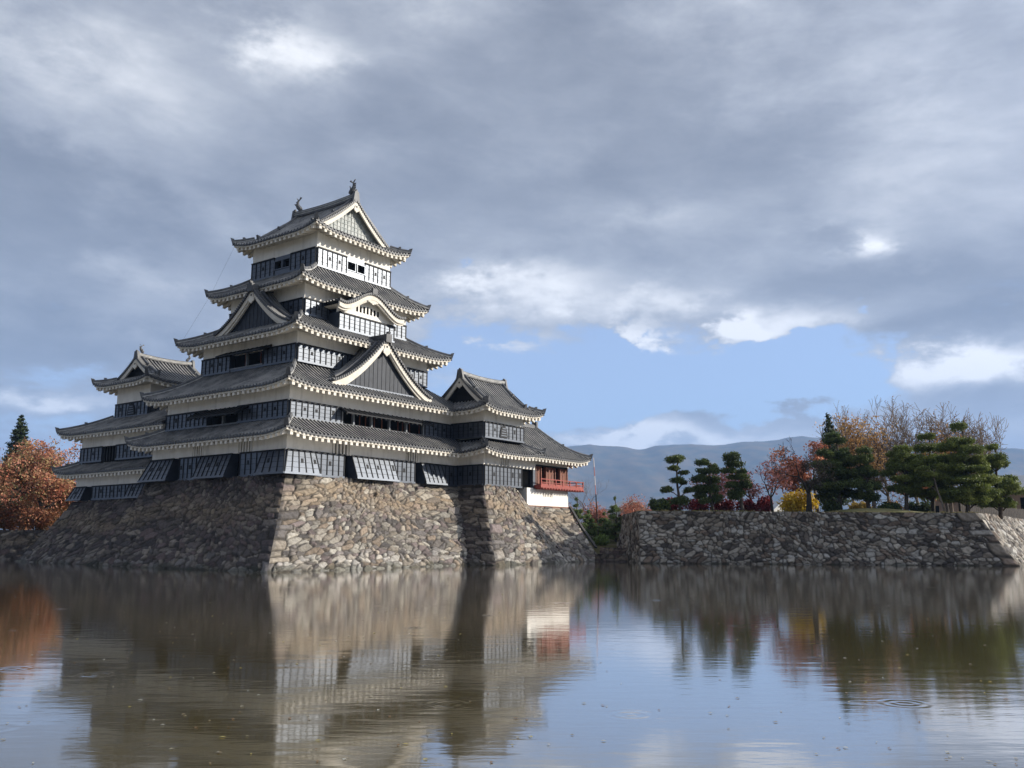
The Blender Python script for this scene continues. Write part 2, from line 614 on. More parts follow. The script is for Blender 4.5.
def hip_ridge(pts, parent, end=True, w=0.30, h=0.34):
    mb = MB()
    mb.sweep(pts, w, h)
    mb.sweep(pts, w + 0.06, 0.10, 1, z0=0.02, rnd=False)
    if end:
        p, q = pts[0], pts[1]
        d = (p - q)
        d.z = 0
        d.normalize()
        s = Vector((-d.y, d.x, 0))
        c = p + d * 0.02
        # upturned end tile
        mb.hexa([c - s * 0.2 - d * 0.16 + Vector((0, 0, -0.05)), c + s * 0.2 - d * 0.16 + Vector((0, 0, -0.05)), c + s * 0.2 + d * 0.05 + Vector((0, 0, -0.05)), c - s * 0.2 + d * 0.05 + Vector((0, 0, -0.05)),
                 c - s * 0.12 - d * 0.10 + Vector((0, 0, 0.44)), c + s * 0.12 - d * 0.10 + Vector((0, 0, 0.44)), c + s * 0.12 + d * 0.24 + Vector((0, 0, 0.52)), c - s * 0.12 + d * 0.24 + Vector((0, 0, 0.52))])
        # second, inner end tile, a third of the way up
        k = len(pts) // 2
        c = pts[k] + Vector((0, 0, 0.15))
        mb.hexa([c - s * 0.22 - d * 0.1, c + s * 0.22 - d * 0.1, c + s * 0.22 + d * 0.1, c - s * 0.22 + d * 0.1,
                 c - s * 0.1 - d * 0.1 + Vector((0, 0, 0.32)), c + s * 0.1 - d * 0.1 + Vector((0, 0, 0.32)), c + s * 0.1 + d * 0.14 + Vector((0, 0, 0.34)), c - s * 0.1 + d * 0.14 + Vector((0, 0, 0.34))])
    return mb.build('hip_ridge', [TILED, MORTAR], parent)


def main_ridge(p0, p1, parent, h=0.6, w=0.42):
    mb = MB()
    n = 8
    pts = [p0.lerp(p1, i / n) + Vector((0, 0, 0.16 * (2 * i / n - 1) ** 2)) for i in range(n + 1)]
    mb.sweep(pts, w, h)
    mb.sweep(pts, w + 0.08, 0.10, 1, z0=h * 0.25, rnd=False)
    mb.sweep(pts, w + 0.06, 0.08, 1, z0=h * 0.55, rnd=False)
    d = (p1 - p0).normalized()
    s = Vector((-d.y, d.x, 0))
    for c, e in ((pts[0], -d), (pts[-1], d)):
        lo, hi = Vector((0, 0, -0.35)), Vector((0, 0, h + 0.08))
        mb.hexa([c - s * 0.42 - e * 0.12 + lo, c + s * 0.42 - e * 0.12 + lo, c + s * 0.42 + e * 0.12 + lo, c - s * 0.42 + e * 0.12 + lo,
                 c - s * 0.24 - e * 0.12 + hi, c + s * 0.24 - e * 0.12 + hi, c + s * 0.24 + e * 0.14 + hi, c - s * 0.24 + e * 0.14 + hi])
        mb.hexa([c - s * 0.12 - e * 0.1 + hi, c + s * 0.12 - e * 0.1 + hi, c + s * 0.12 + e * 0.12 + hi, c - s * 0.12 + e * 0.12 + hi,
                 c - s * 0.06 - e * 0.06 + hi * 1.25, c + s * 0.06 - e * 0.06 + hi * 1.25, c + s * 0.06 + e * 0.12 + hi * 1.25, c - s * 0.06 + e * 0.12 + hi * 1.25])
    return mb.build('main_ridge', [TILED, MORTAR], parent)


def fish_ornament(base, facing, parent, k=1.0):
    """shachihoko: head down on the ridge, tail curled up"""
    d = Vector(facing).normalized()
    s = Vector((-d.y, d.x, 0))
    up = Vector((0, 0, 1))
    mb = MB()
    path = [(0.34, 0.05, 0.20), (0.22, 0.20, 0.25), (0.05, 0.36, 0.25), (-0.10, 0.58, 0.20), (-0.14, 0.80, 0.15), (-0.08, 1.00, 0.11), (0.02, 1.15, 0.07)]
    mb.tube([base + d * (a * k) + up * (b * k) for a, b, r in path], [r * k for a, b, r in path], 8)
    for sg in (-1, 1):      # two tail lobes
        mb.hexa([base + d * (x * k) + s * (y * k) + up * (z * k) for x, y, z in
                 ((0.0, -0.05, 1.05), (0.0, 0.05, 1.05), (0.10, 0.05, 1.10), (0.10, -0.05, 1.10),
                  (0.30 * sg - 0.02, -0.04, 1.42), (0.30 * sg - 0.02, 0.04, 1.42), (0.36 * sg + 0.10, 0.03, 1.30), (0.36 * sg + 0.10, -0.03, 1.30))])
        mb.hexa([base + d * (x * k) + s * (y * k) + up * (z * k) for x, y, z in
                 ((0.0, sg * 0.2, 0.3), (0.12, sg * 0.2, 0.3), (0.12, sg * 0.24, 0.45), (0.0, sg * 0.24, 0.45),
                  (-0.1, sg * 0.42, 0.55), (0.0, sg * 0.42, 0.55), (0.0, sg * 0.44, 0.62), (-0.1, sg * 0.44, 0.62))])
    for i in range(3):      # back fins
        z = 0.45 + 0.2 * i
        mb.hexa([base + d * (x * k) + s * (y * k) + up * (q * k) for x, y, q in
                 ((-0.25, -0.03, z), (-0.25, 0.03, z), (-0.1, 0.03, z), (-0.1, -0.03, z),
                  (-0.42, -0.02, z + 0.16), (-0.42, 0.02, z + 0.16), (-0.2, 0.02, z + 0.22), (-0.2, -0.02, z + 0.22))])
    return mb.build('fish_ornament', TILED, parent)


def gable_curve(w, h, z0, n=14, power=1.32):
    """half profile from the foot (s=w) to the apex (s=0)"""
    return [(w * (1 - i / n), z0 + h * (i / n) ** power * (0.82 + 0.18 * (i / n))) for i in range(n + 1)]


def gable(F, w, z0, h, out, back, parent, name='gable', wallmat=None, power=1.32, boards=True, ridge=True, roof=True, bw=0.42, depth=0.32, pend=1.0):
    """triangular gable in front of a roof; F: s across, o outward. Front barge plane at out, ridge runs back to `back`"""
    wallmat = wallmat or GABLEB
    cur = gable_curve(w, h, z0, power=power)
    root = None
    mb = MB()
    if roof:
        for sg in (-1, 1):
            def pt(c, t):
                x = t * (len(cur) - 1)
                i = min(int(x), len(cur) - 2)
                f = x - i
                s = cur[i][0] * (1 - f) + cur[i + 1][0] * f
                z = cur[i][1] * (1 - f) + cur[i + 1][1] * f
                return F(sg * s, c, z + 0.12)
            tile_sheet(mb, tile_columns(back, out + 0.12), pt, 12, lip=0.1)
            # edge tiles: short round rolls along the verge
            for i in range(1, 2 * (len(cur) - 1)):
                p = pt(out, i / (2 * (len(cur) - 1)))
                mb.box(Frame((p.x, p.y), F.ax[:2], F.n[:2]), -0.07, 0.07, -0.5, 0.17, p.z - 0.10, p.z + 0.13)
        if ridge:
            a, b = F(0, out + 0.16, cur[-1][1] + 0.1), F(0, back, cur[-1][1] + 0.1)
            mb.sweep([a, b], 0.4, 0.42)
            G = Frame((a.x, a.y), F.ax[:2], F.n[:2])
            z = a.z
            mb.shear(G, -0.34, 0.34, (-0.15, 0.12), (-0.15, 0.16), z - 0.35, z + 0.36)
            mb.shear(G, -0.14, 0.14, (-0.12, 0.10), (-0.1, 0.2), z + 0.36, z + 0.58)
        for sg in (-1, 1):      # verge ridges parallel to the barge
            mb.sweep([F(sg * s, out - 0.75, z + 0.2) for s, z in cur[2:-1]], 0.24, 0.24)
        root = mb.build(name, [TILE, TILER], parent)
    # barge boards
    bb = MB()
    for sg in (-1, 1):
        for i in range(len(cur) - 1):
            (s0, za), (s1, zb) = cur[i], cur[i + 1]
            t0 = bw * (1.0 if i else 1.15)
            bb.hexa([F(sg * s0, out - 0.16, za - t0), F(sg * s0, out, za - t0), F(sg * s1, out, zb - bw), F(sg * s1, out - 0.16, zb - bw),
                     F(sg * s0, out - 0.16, za), F(sg * s0, out, za), F(sg * s1, out, zb), F(sg * s1, out - 0.16, zb)])
            # inner, thinner moulding set back
            bb.hexa([F(sg * s0 * 0.97, out - 0.30, za - t0 - 0.16), F(sg * s0 * 0.97, out - 0.12, za - t0 - 0.16), F(sg * s1 * 0.97, out - 0.12, zb - bw - 0.16), F(sg * s1 * 0.97, out - 0.30, zb - bw - 0.16),
                     F(sg * s0, out - 0.30, za - 0.1), F(sg * s0, out - 0.165, za - 0.1), F(sg * s1, out - 0.165, zb - 0.1), F(sg * s1, out - 0.30, zb - 0.1)])
    # pendant below the apex
    za = cur[-1][1] - bw
    k = pend
    ring = [(0.0, 0.05), (0.20, -0.02), (0.24, -0.25), (0.36, -0.40), (0.34, -0.62), (0.16, -0.72), (0.0, -0.86), (-0.16, -0.72), (-0.34, -0.62), (-0.36, -0.40), (-0.24, -0.25), (-0.20, -0.02)]
    i0 = len(bb.v)
    for o_ in (out - 0.02, out + 0.07):
        bb.v += [F(x * k, o_, za + y * k) for x, y in ring]
    n = len(ring)
    bb.face([i0 + n + j for j in range(n)])
    bb.face([i0 + j for j in range(n)][::-1])
    for j in range(n):
        bb.face([i0 + j, i0 + (j + 1) % n, i0 + n + (j + 1) % n, i0 + n + j])
    oc = [F(0.1 * k * math.cos(t * PI / 4), out + 0.075, za - 0.12 * k + 0.1 * k * math.sin(t * PI / 4)) for t in range(8)]
    bb.poly(oc, 1)
    bb.build('barge_board', [EAVEW, BLACK], root or parent)
    # gable wall
    gw = MB()
    o = out - depth - 0.15
    for sg in (-1, 1):
        for i in range(len(cur) - 1):
            (s0, za), (s1, zb) = cur[i], cur[i + 1]
            gw.poly([F(sg * s0, o, z0 - 0.25), F(sg * s1, o, z0 - 0.25), F(sg * s1, o, zb - 0.1), F(sg * s0, o, za - 0.1)])
    if boards:
        nb = int(2 * w * 0.8 / 0.5)
        for i in range(nb):
            s = -w * 0.8 + 1.6 * w * (i + 0.5) / nb
            f = 1 - abs(s) / w
            ztop = z0 + h * f ** power * (0.82 + 0.18 * f) - bw
            if ztop > z0 + 0.1:
                gw.box(F, s - 0.022, s + 0.022, o, o + 0.03, z0 - 0.2, ztop, 0)
    gw.box(F, -w * 0.78, w * 0.78, o, o + 0.16, z0 - 0.28, z0 + 0.10, 2)
    gw.build('gable_wall', [wallmat, BLACK, BOARD if wallmat is GABLEB else PLASTER], root or parent)
    return root


def hipgable_roof(R, parent, gx, name='roof', which='SWNE', wall_d=1.5, wallmat=None, fish=True, clip=None, ends=(1, 1), power=1.32, fk=1.0, rh=0.6):
    mb, me = MB(), MB()
    R.build(parent, mb, me, which, wall_d, 10, clip)
    ro = mb.build(name, [TILE, TILER], parent)
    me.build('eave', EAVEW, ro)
    D = R.hy if R.axis == 'x' else R.hx
    L = R.hx if R.axis == 'x' else R.hy
    zr = R.ze + R.prof(D)
    half = L - R.gable
    dirv = Vector((1, 0, 0)) if R.axis == 'x' else Vector((0, 1, 0))
    c = Vector((R.cx, R.cy, zr))
    p0, p1 = c - dirv * (half - 0.05), c + dirv * (half - 0.05)
    main_ridge(p0, p1, ro, rh)
    if fish:
        fish_ornament(p0 + Vector((0, 0, rh + 0.15)) + dirv * 0.45, dirv, ro, fk)
        fish_ornament(p1 + Vector((0, 0, rh + 0.15)) - dirv * 0.45, -dirv, ro, fk)
    for sx in (-1, 1):
        for sy in (-1, 1):
            hip_ridge(R.hip_line(sx, sy, 0.05, R.gable), ro)
            # descending ridge on the main slope by the gable
            pts = []
            for i in range(9):
                d = R.gable + (D - R.gable) * i / 8
                if R.axis == 'x':
                    pts.append(Vector((R.cx + sx * (half - 0.55), R.cy + sy * (R.hy - d), R.z(99, d) + 0.04)))
                else:
                    pts.append(Vector((R.cx + sx * (R.hx - d), R.cy + sy * (half - 0.55), R.z(99, d) + 0.04)))
            hip_ridge(pts, ro, True, 0.26, 0.30)
    # gable ends
    for sg, on in ((-1, ends[0]), (1, ends[1])):
        if not on:
            continue
        nrm = dirv * sg
        ax = Vector((-nrm.y, nrm.x, 0)) * -1
        F = Frame((R.cx, R.cy), ax[:2], nrm[:2])
        w = D - R.gable
        gable_end(F, R, w, half, ro, wallmat, sg)
    return ro


def gable_end(F, R, w, half, parent, wallmat, sg):
    """gable under the verge of a hip-and-gable roof, following the roof's own curve"""
    D = R.hy if R.axis == 'x' else R.hx
    n = 12
    cur = [(w * (1 - i / n), R.z(99, R.gable + w * i / n)) for i in range(n + 1)]
    out = half
    bw = 0.52
    bb = MB()
    for s_ in (-1, 1):
        for i in range(n):
            (s0, za), (s1, zb) = cur[i], cur[i + 1]
            bb.hexa([F(s_ * s0, out - 0.14, za - bw), F(s_ * s0, out + 0.02, za - bw), F(s_ * s1, out + 0.02, zb - bw), F(s_ * s1, out - 0.14, zb - bw),
                     F(s_ * s0, out - 0.14, za - 0.02), F(s_ * s0, out + 0.02, za - 0.02), F(s_ * s1, out + 0.02, zb - 0.02), F(s_ * s1, out - 0.14, zb - 0.02)])
        for i in range(1, 2 * n):
            t = i / (2 * n)
            s0 = w * (1 - t)
            z_ = R.z(99, R.gable + w * t)
            bb.box(F, s_ * s0 - 0.08, s_ * s0 + 0.08, out - 0.6, out + 0.12, z_ - 0.02, z_ + 0.20, 1)
    za = cur[-1][1] - bw
    k = 0.8
    ring = [(0.0, 0.05), (0.20, -0.02), (0.24, -0.25), (0.36, -0.40), (0.34, -0.62), (0.16, -0.72), (0.0, -0.86), (-0.16, -0.72), (-0.34, -0.62), (-0.36, -0.40), (-0.24, -0.25), (-0.20, -0.02)]
    i0 = len(bb.v)
    for o_ in (out - 0.02, out + 0.09):
        bb.v += [F(x * k, o_, za + y * k) for x, y in ring]
    m = len(ring)
    bb.face([i0 + m + j for j in range(m)])
    for j in range(m):
        bb.face([i0 + j, i0 + (j + 1) % m, i0 + m + (j + 1) % m, i0 + m + j])
    bb.poly([F(0.1 * math.cos(t * PI / 4), out + 0.095, za - 0.12 + 0.1 * math.sin(t * PI / 4)) for t in range(8)], 2)
    bb.build('barge_board', [EAVEW, TILED, BLACK], parent)
    gw = MB()
    o = out - 0.55
    zb0 = cur[0][1] - 0.3
    for s_ in (-1, 1):
        for i in range(n):
            (s0, za), (s1, zb) = cur[i], cur[i + 1]
            gw.poly([F(s_ * s0, o, zb0), F(s_ * s1, o, zb0), F(s_ * s1, o, zb - 0.05), F(s_ * s0, o, za - 0.05)])
    if wallmat:
        for i in range(-8, 9):
            s0 = w * 0.095 * i
            ztop = R.z(99, R.gable + w - abs(s0)) - bw
            gw.box(F, s0 - 0.025, s0 + 0.025, o, o + 0.05, zb0, ztop)
        for i in range(5):
            z_ = cur[0][1] + 0.35 + 0.42 * i
            ws = [q for q, zz in cur if zz > z_ + bw]
            if ws and ws[0] > 0.3:
                gw.box(F, -ws[0], ws[0], o, o + 0.04, z_, z_ + 0.05)
    gw.box(F, -w * 0.8, w * 0.8, o, o + 0.22, zb0, cur[0][1] + 0.16, 1)
    gw.build('gable_wall', [wallmat or BLACK, PLASTER if wallmat else BLACK], parent)


def skirt_roof(R, parent, which='SWNE', wall_d=1.5, clip=None, hips='swne', name='roof', hip_sel=None):
    mb, me = MB(), MB()
    R.build(parent, mb, me, which, wall_d, 6, clip)
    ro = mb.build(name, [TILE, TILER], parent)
    me.build('eave', EAVEW, ro)
    sel = hip_sel or [(-1, -1), (1, -1), (-1, 1), (1, 1)]
    for sx, sy in sel:
        hip_ridge(R.hip_line(sx, sy, 0.05, R.d_in), ro)
    return ro


# ------------------------------------------------------------------ boarding and windows
def boards(mb, F, s0, s1, z0, z1, holes=True, pitch=0.62, seed=0, ob=0.10, ot=0.10, s0b=None, s1b=None, back=-0.45):
    mb.shear(F, s0, s1, (back, ob), (back, ot), z0, z1, 0, s0b, s1b)
    n = max(1, int(round((s1 - s0) / pitch)))
    rnd = random.Random(seed)
    a = s0 if s0b is None else s0b
    c = s1 if s1b is None else s1b
    zl, zh = z0 + 0.16, z1 - 0.12
    fl, fh = (zl - z0) / (z1 - z0), (zh - z0) / (z1 - z0)

    def O(f):
        return ob + (ot - ob) * f

    def S(t, f):
        lo = a + (s0 - a) * f
        hi = c + (s1 - c) * f
        return lo + (hi - lo) * t
    for i in range(n + 1):
        t = min(max(i / n, 0.035 / (s1 - s0)), 1 - 0.035 / (s1 - s0))
        w = 0.036
        p = []
        for f, z in ((fl, zl), (fh, zh)):
            p.append([F(S(t, f) - w, O(f) - 0.01, z), F(S(t, f) + w, O(f) - 0.01, z), F(S(t, f) + w, O(f) + 0.05, z), F(S(t, f) - w, O(f) + 0.05, z)])
        mb.hexa(p[0] + p[1], 1)
        if holes and i < n and (i % 5 == 2 or (i % 5 == 4 and rnd.random() < 0.4)):
            tm = (i + 0.5) / n
            f0, f1 = 0.48, 0.48 + (0.26 if i % 2 else 0.18)
            w = 0.11
            q = []
            for f in (f0, f1):
                z = z0 + (z1 - z0) * f
                q.append([F(S(tm, f) - w, O(f) - 0.01, z), F(S(tm, f) + w, O(f) - 0.01, z), F(S(tm, f) + w, O(f) + 0.03, z), F(S(tm, f) - w, O(f) + 0.03, z)])
            mb.hexa(q[0] + q[1], 1)
    # horizontal laps, thin
    for f in (0.28, 0.50, 0.72):
        z = z0 + (z1 - z0) * f
        q = [F(S(0, f), O(f) - 0.01, z - 0.012), F(S(1, f), O(f) - 0.01, z - 0.012), F(S(1, f), O(f) + 0.012, z - 0.012), F(S(0, f), O(f) + 0.012, z - 0.012),
             F(S(0, f), O(f) - 0.01, z + 0.012), F(S(1, f), O(f) - 0.01, z + 0.012), F(S(1, f), O(f) + 0.012, z + 0.012), F(S(0, f), O(f) + 0.012, z + 0.012)]
        mb.hexa(q, 1)
    # rails
    for zA, zB, mt, pr in ((z0, z0 + 0.16, 0, 0.06), (z1 - 0.10, z1 + 0.02, 1, 0.09)):
        fa, fb = (zA - z0) / (z1 - z0), (zB - z0) / (z1 - z0)
        q = [F(S(0, fa), O(fa) - 0.02, zA), F(S(1, fa), O(fa) - 0.02, zA), F(S(1, fa), O(fa) + pr, zA), F(S(0, fa), O(fa) + pr, zA),
             F(S(0, fb), O(fb) - 0.02, zB), F(S(1, fb), O(fb) - 0.02, zB), F(S(1, fb), O(fb) + pr, zB), F(S(0, fb), O(fb) + pr, zB)]
        mb.hexa(q, mt)


def band(mb, F, s0, s1, z0, z1, gaps=(), m=0, back=-0.5, out=0.0):
    """plain wall band with openings left out"""
    x = s0
    for a, b in sorted(gaps):
        mb.box(F, x, a, back, out, z0, z1, m)
        x = b
    mb.box(F, x, s1, back, out, z0, z1, m)


def barred_window(F, s0, s1, z0, z1, parent, n=5):
    mb = MB()
    mb.box(F, s0, s1, -0.48, -0.34, z0, z1, 1)
    for i in range(n):
        s = s0 + (s1 - s0) * (i + 0.5) / n
        w = (s1 - s0) / n * 0.24
        mb.box(F, s - w, s + w, -0.16, -0.01, z0, z1, 0)
    return mb.build('barred_window', [PLASTER, DARKIN], parent)


def open_window(F, s0, s1, z0, z1, parent, posts=(), reddish=0, awn=(0.5, 0.5), seed=1, drop=0.32, reach=0.85):
    """recessed opening with posts under a propped awning shutter"""
    mb = MB()
    mb.box(F, s0, s1, -0.47, -0.40, z0, z1, 1)
    mb.box(F, s0, s1, -0.40, 0.14, z0 - 0.02, z0 + 0.10, 0)
    for p in posts:
        mb.box(F, p - 0.09, p + 0.09, -0.1, 0.10, z0 + 0.10, z1, 0)
    rnd = random.Random(seed)
    for i in range(reddish):
        s = s0 + (s1 - s0) * (i + 0.5 + rnd.uniform(-0.25, 0.25)) / reddish
        mb.box(F, s - 0.035, s + 0.035, -0.36, -0.28, z0 + 0.10, z1, 2)
    w = mb.build('window', [GREYWOOD, DARKIN, BROWNRED], parent)
    sh = MB()
    a, b = s0 - awn[0], s1 + awn[1]
    sh.hexa([F(a, 0.05, z1 - 0.04), F(b, 0.05, z1 - 0.04), F(b, reach, z1 - drop - 0.05), F(a, reach, z1 - drop - 0.05),
             F(a, 0.05, z1 + 0.06), F(b, 0.05, z1 + 0.06), F(b, reach, z1 - drop + 0.04), F(a, reach, z1 - drop + 0.04)])
    k = int((b - a) / 0.55)
    for i in range(k + 1):
        s = a + (b - a) * i / k
        sh.hexa([F(s - 0.04, 0.1, z1 - 0.14), F(s + 0.04, 0.1, z1 - 0.14), F(s + 0.04, reach - 0.03, z1 - drop - 0.16), F(s - 0.04, reach - 0.03, z1 - drop - 0.16),
                 F(s - 0.04, 0.1, z1 + 0.10), F(s + 0.04, 0.1, z1 + 0.10), F(s + 0.04, reach - 0.03, z1 - drop + 0.08), F(s - 0.04, reach - 0.03, z1 - drop + 0.08)])
    sh.build('awning_shutter', BLACK, parent)
    return w


def small_window(F, s0, s1, z0, z1, parent):
    mb = MB()
    mb.box(F, s0, s1, -0.45, -0.2, z0, z1, 1)
    for a, b, c, d in ((s0 - 0.06, s0 + 0.02, z0 - 0.06, z1 + 0.06), (s1 - 0.02, s1 + 0.06, z0 - 0.06, z1 + 0.06)):
        mb.box(F, a, b, -0.2, 0.16, c, d, 0)
    mb.box(F, s0 + 0.02, s1 - 0.02, -0.2, 0.16, z0 - 0.06, z0 + 0.02, 0)
    mb.box(F, s0 + 0.02, s1 - 0.02, -0.2, 0.16, z1 - 0.02, z1 + 0.06, 0)
    return mb.build('window', [BOARD, DARKIN], parent)


def bell_window(F, s, z0, z1, parent, w=0.62):
    mb = MB()
    h = z1 - z0
    half = [(w, 0), (w * 0.92, 0.3 * h), (w * 0.82, 0.55 * h), (w * 0.62, 0.78 * h), (w * 0.25, 0.90 * h), (0, h)]
    ring = half + [(-x, y) for x, y in half[-2::-1]]
    i0 = len(mb.v)
    for o in (0.08, 0.18):
        mb.v += [F(s + x, o, z0 + y) for x, y in ring]
    n = len(ring)
    mb.face([i0 + n + j for j in range(n)], 0)
    for j in range(n):
        mb.face([i0 + j, i0 + (j + 1) % n, i0 + n + (j + 1) % n, i0 + n + j], 0)
    for k in range(4):
        z = z0 + h * (0.12 + 0.19 * k)
        ww = w * (0.72 - 0.1 * k)
        mb.box(F, s - ww, s + ww, 0.185, 0.20, z, z + 0.07 * h, 1)
    return mb.build('bell_window', [BLACK, BOARD], parent)


# ------------------------------------------------------------------ the castle
PHI = math.radians(54.26866)
CC = Vector((-18.018, 80.270, 0))
UU = Vector((math.cos(PHI), math.sin(PHI), 0))
VV = Vector((-math.sin(PHI), math.cos(PHI), 0))


def cw(u, v, z=0.0):
    return CC + UU * u + VV * v + Vector((0, 0, z))


def rect_frames(a, b, cx=0.0, cy=0.0):
    """frames on the four wall planes; s is the castle coordinate along the wall"""
    return {'S': Frame((cx * 0, cy - b), (1, 0), (0, -1)), 'W': Frame((cx - a, 0), (0, 1), (-1, 0)),
            'N': Frame((0, cy + b), (1, 0), (0, 1)), 'E': Frame((cx + a, 0), (0, 1), (1, 0))}


def storey(parent, a, b, z0, zt, ze, cx=0.0, cy=0.0, gaps=None, wgaps=None, seed=0, skipsides='', flares=None, core_top=None):
    """black boarding below, white plaster above, a dark core behind openings. gaps: {side: [(s0,s1)]}"""
    gaps = gaps or {}
    wgaps = wgaps or {}
    Fs = rect_frames(a, b, cx, cy)
    ext = {'S': (cx - a, cx + a), 'N': (cx - a, cx + a), 'W': (cy - b, cy + b), 'E': (cy - b, cy + b)}
    wb, bm = MB(), MB()
    C0 = Frame((cx, cy), (1, 0), (0, 1))
    bm.box(C0, -a + 0.46, a - 0.46, -b + 0.46, b - 0.46, z0 + 0.01, ze, 2)
    for k in 'SWNE':
        s0, s1 = ext[k]
        trim = 0.5 if k in 'WE' else 0.0
        band(wb, Fs[k], s0 + trim, s1 - trim, zt, ze, wgaps.get(k, ()))
        if k in skipsides:
            continue
        x = s0
        hi = s1
        dz = 0.004 if k in 'WE' else 0.0
        for g0, g1 in sorted(gaps.get(k, ())) + [(hi, None)]:
            if g0 - x > 0.1:
                boards(bm, Fs[k], x, g0, z0 + dz, zt - dz, True, seed=seed + ord(k))
            x = g1
    w = wb.build('wall', PLASTER, parent)
    bo = bm.build('boarding', [BOARD, BLACK, DARKIN], parent)
    return w, bo, Fs


def flare(F, s0, s1, z0, z1, parent, s0b=None, s1b=None, ob=0.85, seed=0):
    mb = MB()
    boards(mb, F, s0, s1, z0, z1, True, seed=seed, ob=ob, ot=0.10, s0b=s0b, s1b=s1b)
    return mb.build('stone_drop_panel', [BOARD, BLACK], parent)


def build_keep():
    K = thing('main_keep', CC, PHI, 'tallest castle tower, five tiled roofs over white plaster and black boards, on the moat corner', 'castle tower')
    # --- storey 1
    w, bo, Fs = storey(K, 10.71, 8.84, 6.95, 8.87, 10.25, gaps={'S': [(-10.71, -7.9), (-4.8, 0.9), (3.7, 7.3)], 'W': [(-8.84, -6.2), (-3.45, 1.66), (4.6, 8.84)]},
                       wgaps={'S': [(-6.08, -4.18), (2.58, 4.18)], 'W': [(-4.77, -3.07), (1.53, 2.99)]}, seed=1)
    for k, a, b_ in (('S', -6.08, -4.18), ('S', 2.58, 4.18), ('W', -4.77, -3.07), ('W', 1.53, 2.99)):
        barred_window(Fs[k], a, b_, 8.87, 10.1, w)
    flare(Fs['S'], -10.71, -7.9, 6.95, 8.87, bo, s0b=-11.56, seed=3)
    flare(Fs['S'], -4.05, 0.9, 6.95, 8.87, bo, seed=4)
    flare(Fs['S'], 4.4, 7.3, 6.95, 8.87, bo, seed=5)
    flare(Fs['W'], -8.84, -6.2, 6.95, 8.87, bo, s0b=-9.69, seed=6)
    flare(Fs['W'], -2.5, 1.66, 6.95, 8.87, bo, seed=7)
    flare(Fs['W'], 5.35, 8.84, 6.95, 8.87, bo, s1b=9.5, seed=8)
    vx, vy = 8.25, -10.55          # valley with the turret's west eave
    R1 = Roof(0, 0, 12.26, 10.55, 10.02, 0.50, 0.040, 2.35)
    skirt_roof(R1, K, clip={'S': [((8.25, -10.55, 0), (1, -1, 0))]}, hip_sel=[(-1, -1), (-1, 1), (1, 1)])
    # --- storey 2
    w, bo, Fs = storey(K, 10.01, 8.09, 11.41, 12.84, 14.25, gaps={'S': [(-4.6, 5.75)], 'W': [(-1.9, 2.1)]}, seed=2)
    open_window(Fs['S'], -4.6, 5.75, 11.41, 12.78, bo, posts=(-4.5, -3.18, -1.07, 1.14, 3.32, 5.6), reddish=11, awn=(0.25, 0.2), drop=0.46, reach=1.05)
    open_window(Fs['W'], -1.9, 2.1, 11.41, 12.75, bo, posts=(0.05,), awn=(1.3, 1.2), reach=1.35, drop=0.72)
    R2 = Roof(0, 0, 11.60, 9.73, 13.95, 0.50, 0.042, 3.7)
    skirt_roof(R2, K, clip={'S': [((8.25, -9.73, 0), (1, -1, 0))]}, hip_sel=[(-1, -1), (-1, 1), (1, 1)])
    # --- storey 3
    w, bo, Fs = storey(K, 7.98, 6.31, 16.40, 17.93, 19.2, gaps={'W': [(-2.2, 2.2)]}, seed=3)
    open_window(Fs['W'], -2.2, 2.2, 16.60, 18.12, bo, posts=(0.0,), reddish=2, awn=(1.0, 0.5), reach=1.3, drop=0.52, seed=4)
    mb = MB()
    mb.box(Fs['W'], -2.2, 2.2, -0.45, 0.1, 16.40, 16.58)
    mb.build('window_sill', BOARD, bo)
    R3 = Roof(0, 0, 9.70, 8.08, 18.92, 0.50, 0.035, 3.5)
    skirt_roof(R3, K)
    # --- storey 4
    w, bo, Fs = storey(K, 6.30, 5.0, 20.85, 22.35, 23.9, seed=4)
    R4 = Roof(0, 0, 7.94, 6.53, 23.62, 0.50, 0.036, 3.55, ky=1.52)
    skirt_roof(R4, K)
    # --- storey 5
    w, bo, Fs = storey(K, 4.60, 4.40, 25.68, 27.45, 29.2, gaps={'S': [(-1.12, 1.14)], 'W': [(-1.05, 1.12)]}, seed=5)
    for k, wins in (('S', ((-1.06, -0.08), (0.18, 1.10))), ('W', ((-1.0, -0.06), (0.12, 1.08)))):
        mb = MB()
        mb.box(Fs[k], -1.12, 1.14, -0.45, 0.1, 25.68, 26.2)
        mb.box(Fs[k], -1.12, 1.14, -0.45, 0.1, 27.12, 27.45)
        mb.build('window_surround', BOARD, bo)
        for a, b_ in wins:
            small_window(Fs[k], a, b_, 26.28, 27.05, bo)
    R5 = Roof(0, 0, 6.01, 5.75, 28.85, 0.46, 0.045, None, 0.5, 3.2, gable=1.45, axis='y')
    hipgable_roof(R5, K, 1.45, wallmat=LATTICE, fk=1.0, rh=0.62)
    # --- south triangular gable on the second roof, west one on the third
    gable(Frame((-0.15, 0), (1, 0), (0, -1)), 6.1, 14.75, 4.55, 8.8, 6.0, K, pend=1.15, bw=0.5)
    gable(Frame((0, -0.75), (0, 1), (-1, 0)), 5.0, 19.75, 3.55, 8.45, 5.5, K, pend=1.0)
    # --- bay with the curved gable on the south side of storey 4
    B = Frame((-0.15, 0), (1, 0), (0, -1))
    mb = MB()
    boards(mb, B, -3.45, 3.45, 19.95, 21.5, False, seed=9, ob=6.4, ot=6.4, back=4.9)
    bay = mb.build('bay', [BOARD, BLACK], K)
    n = 28
    HW = 4.05

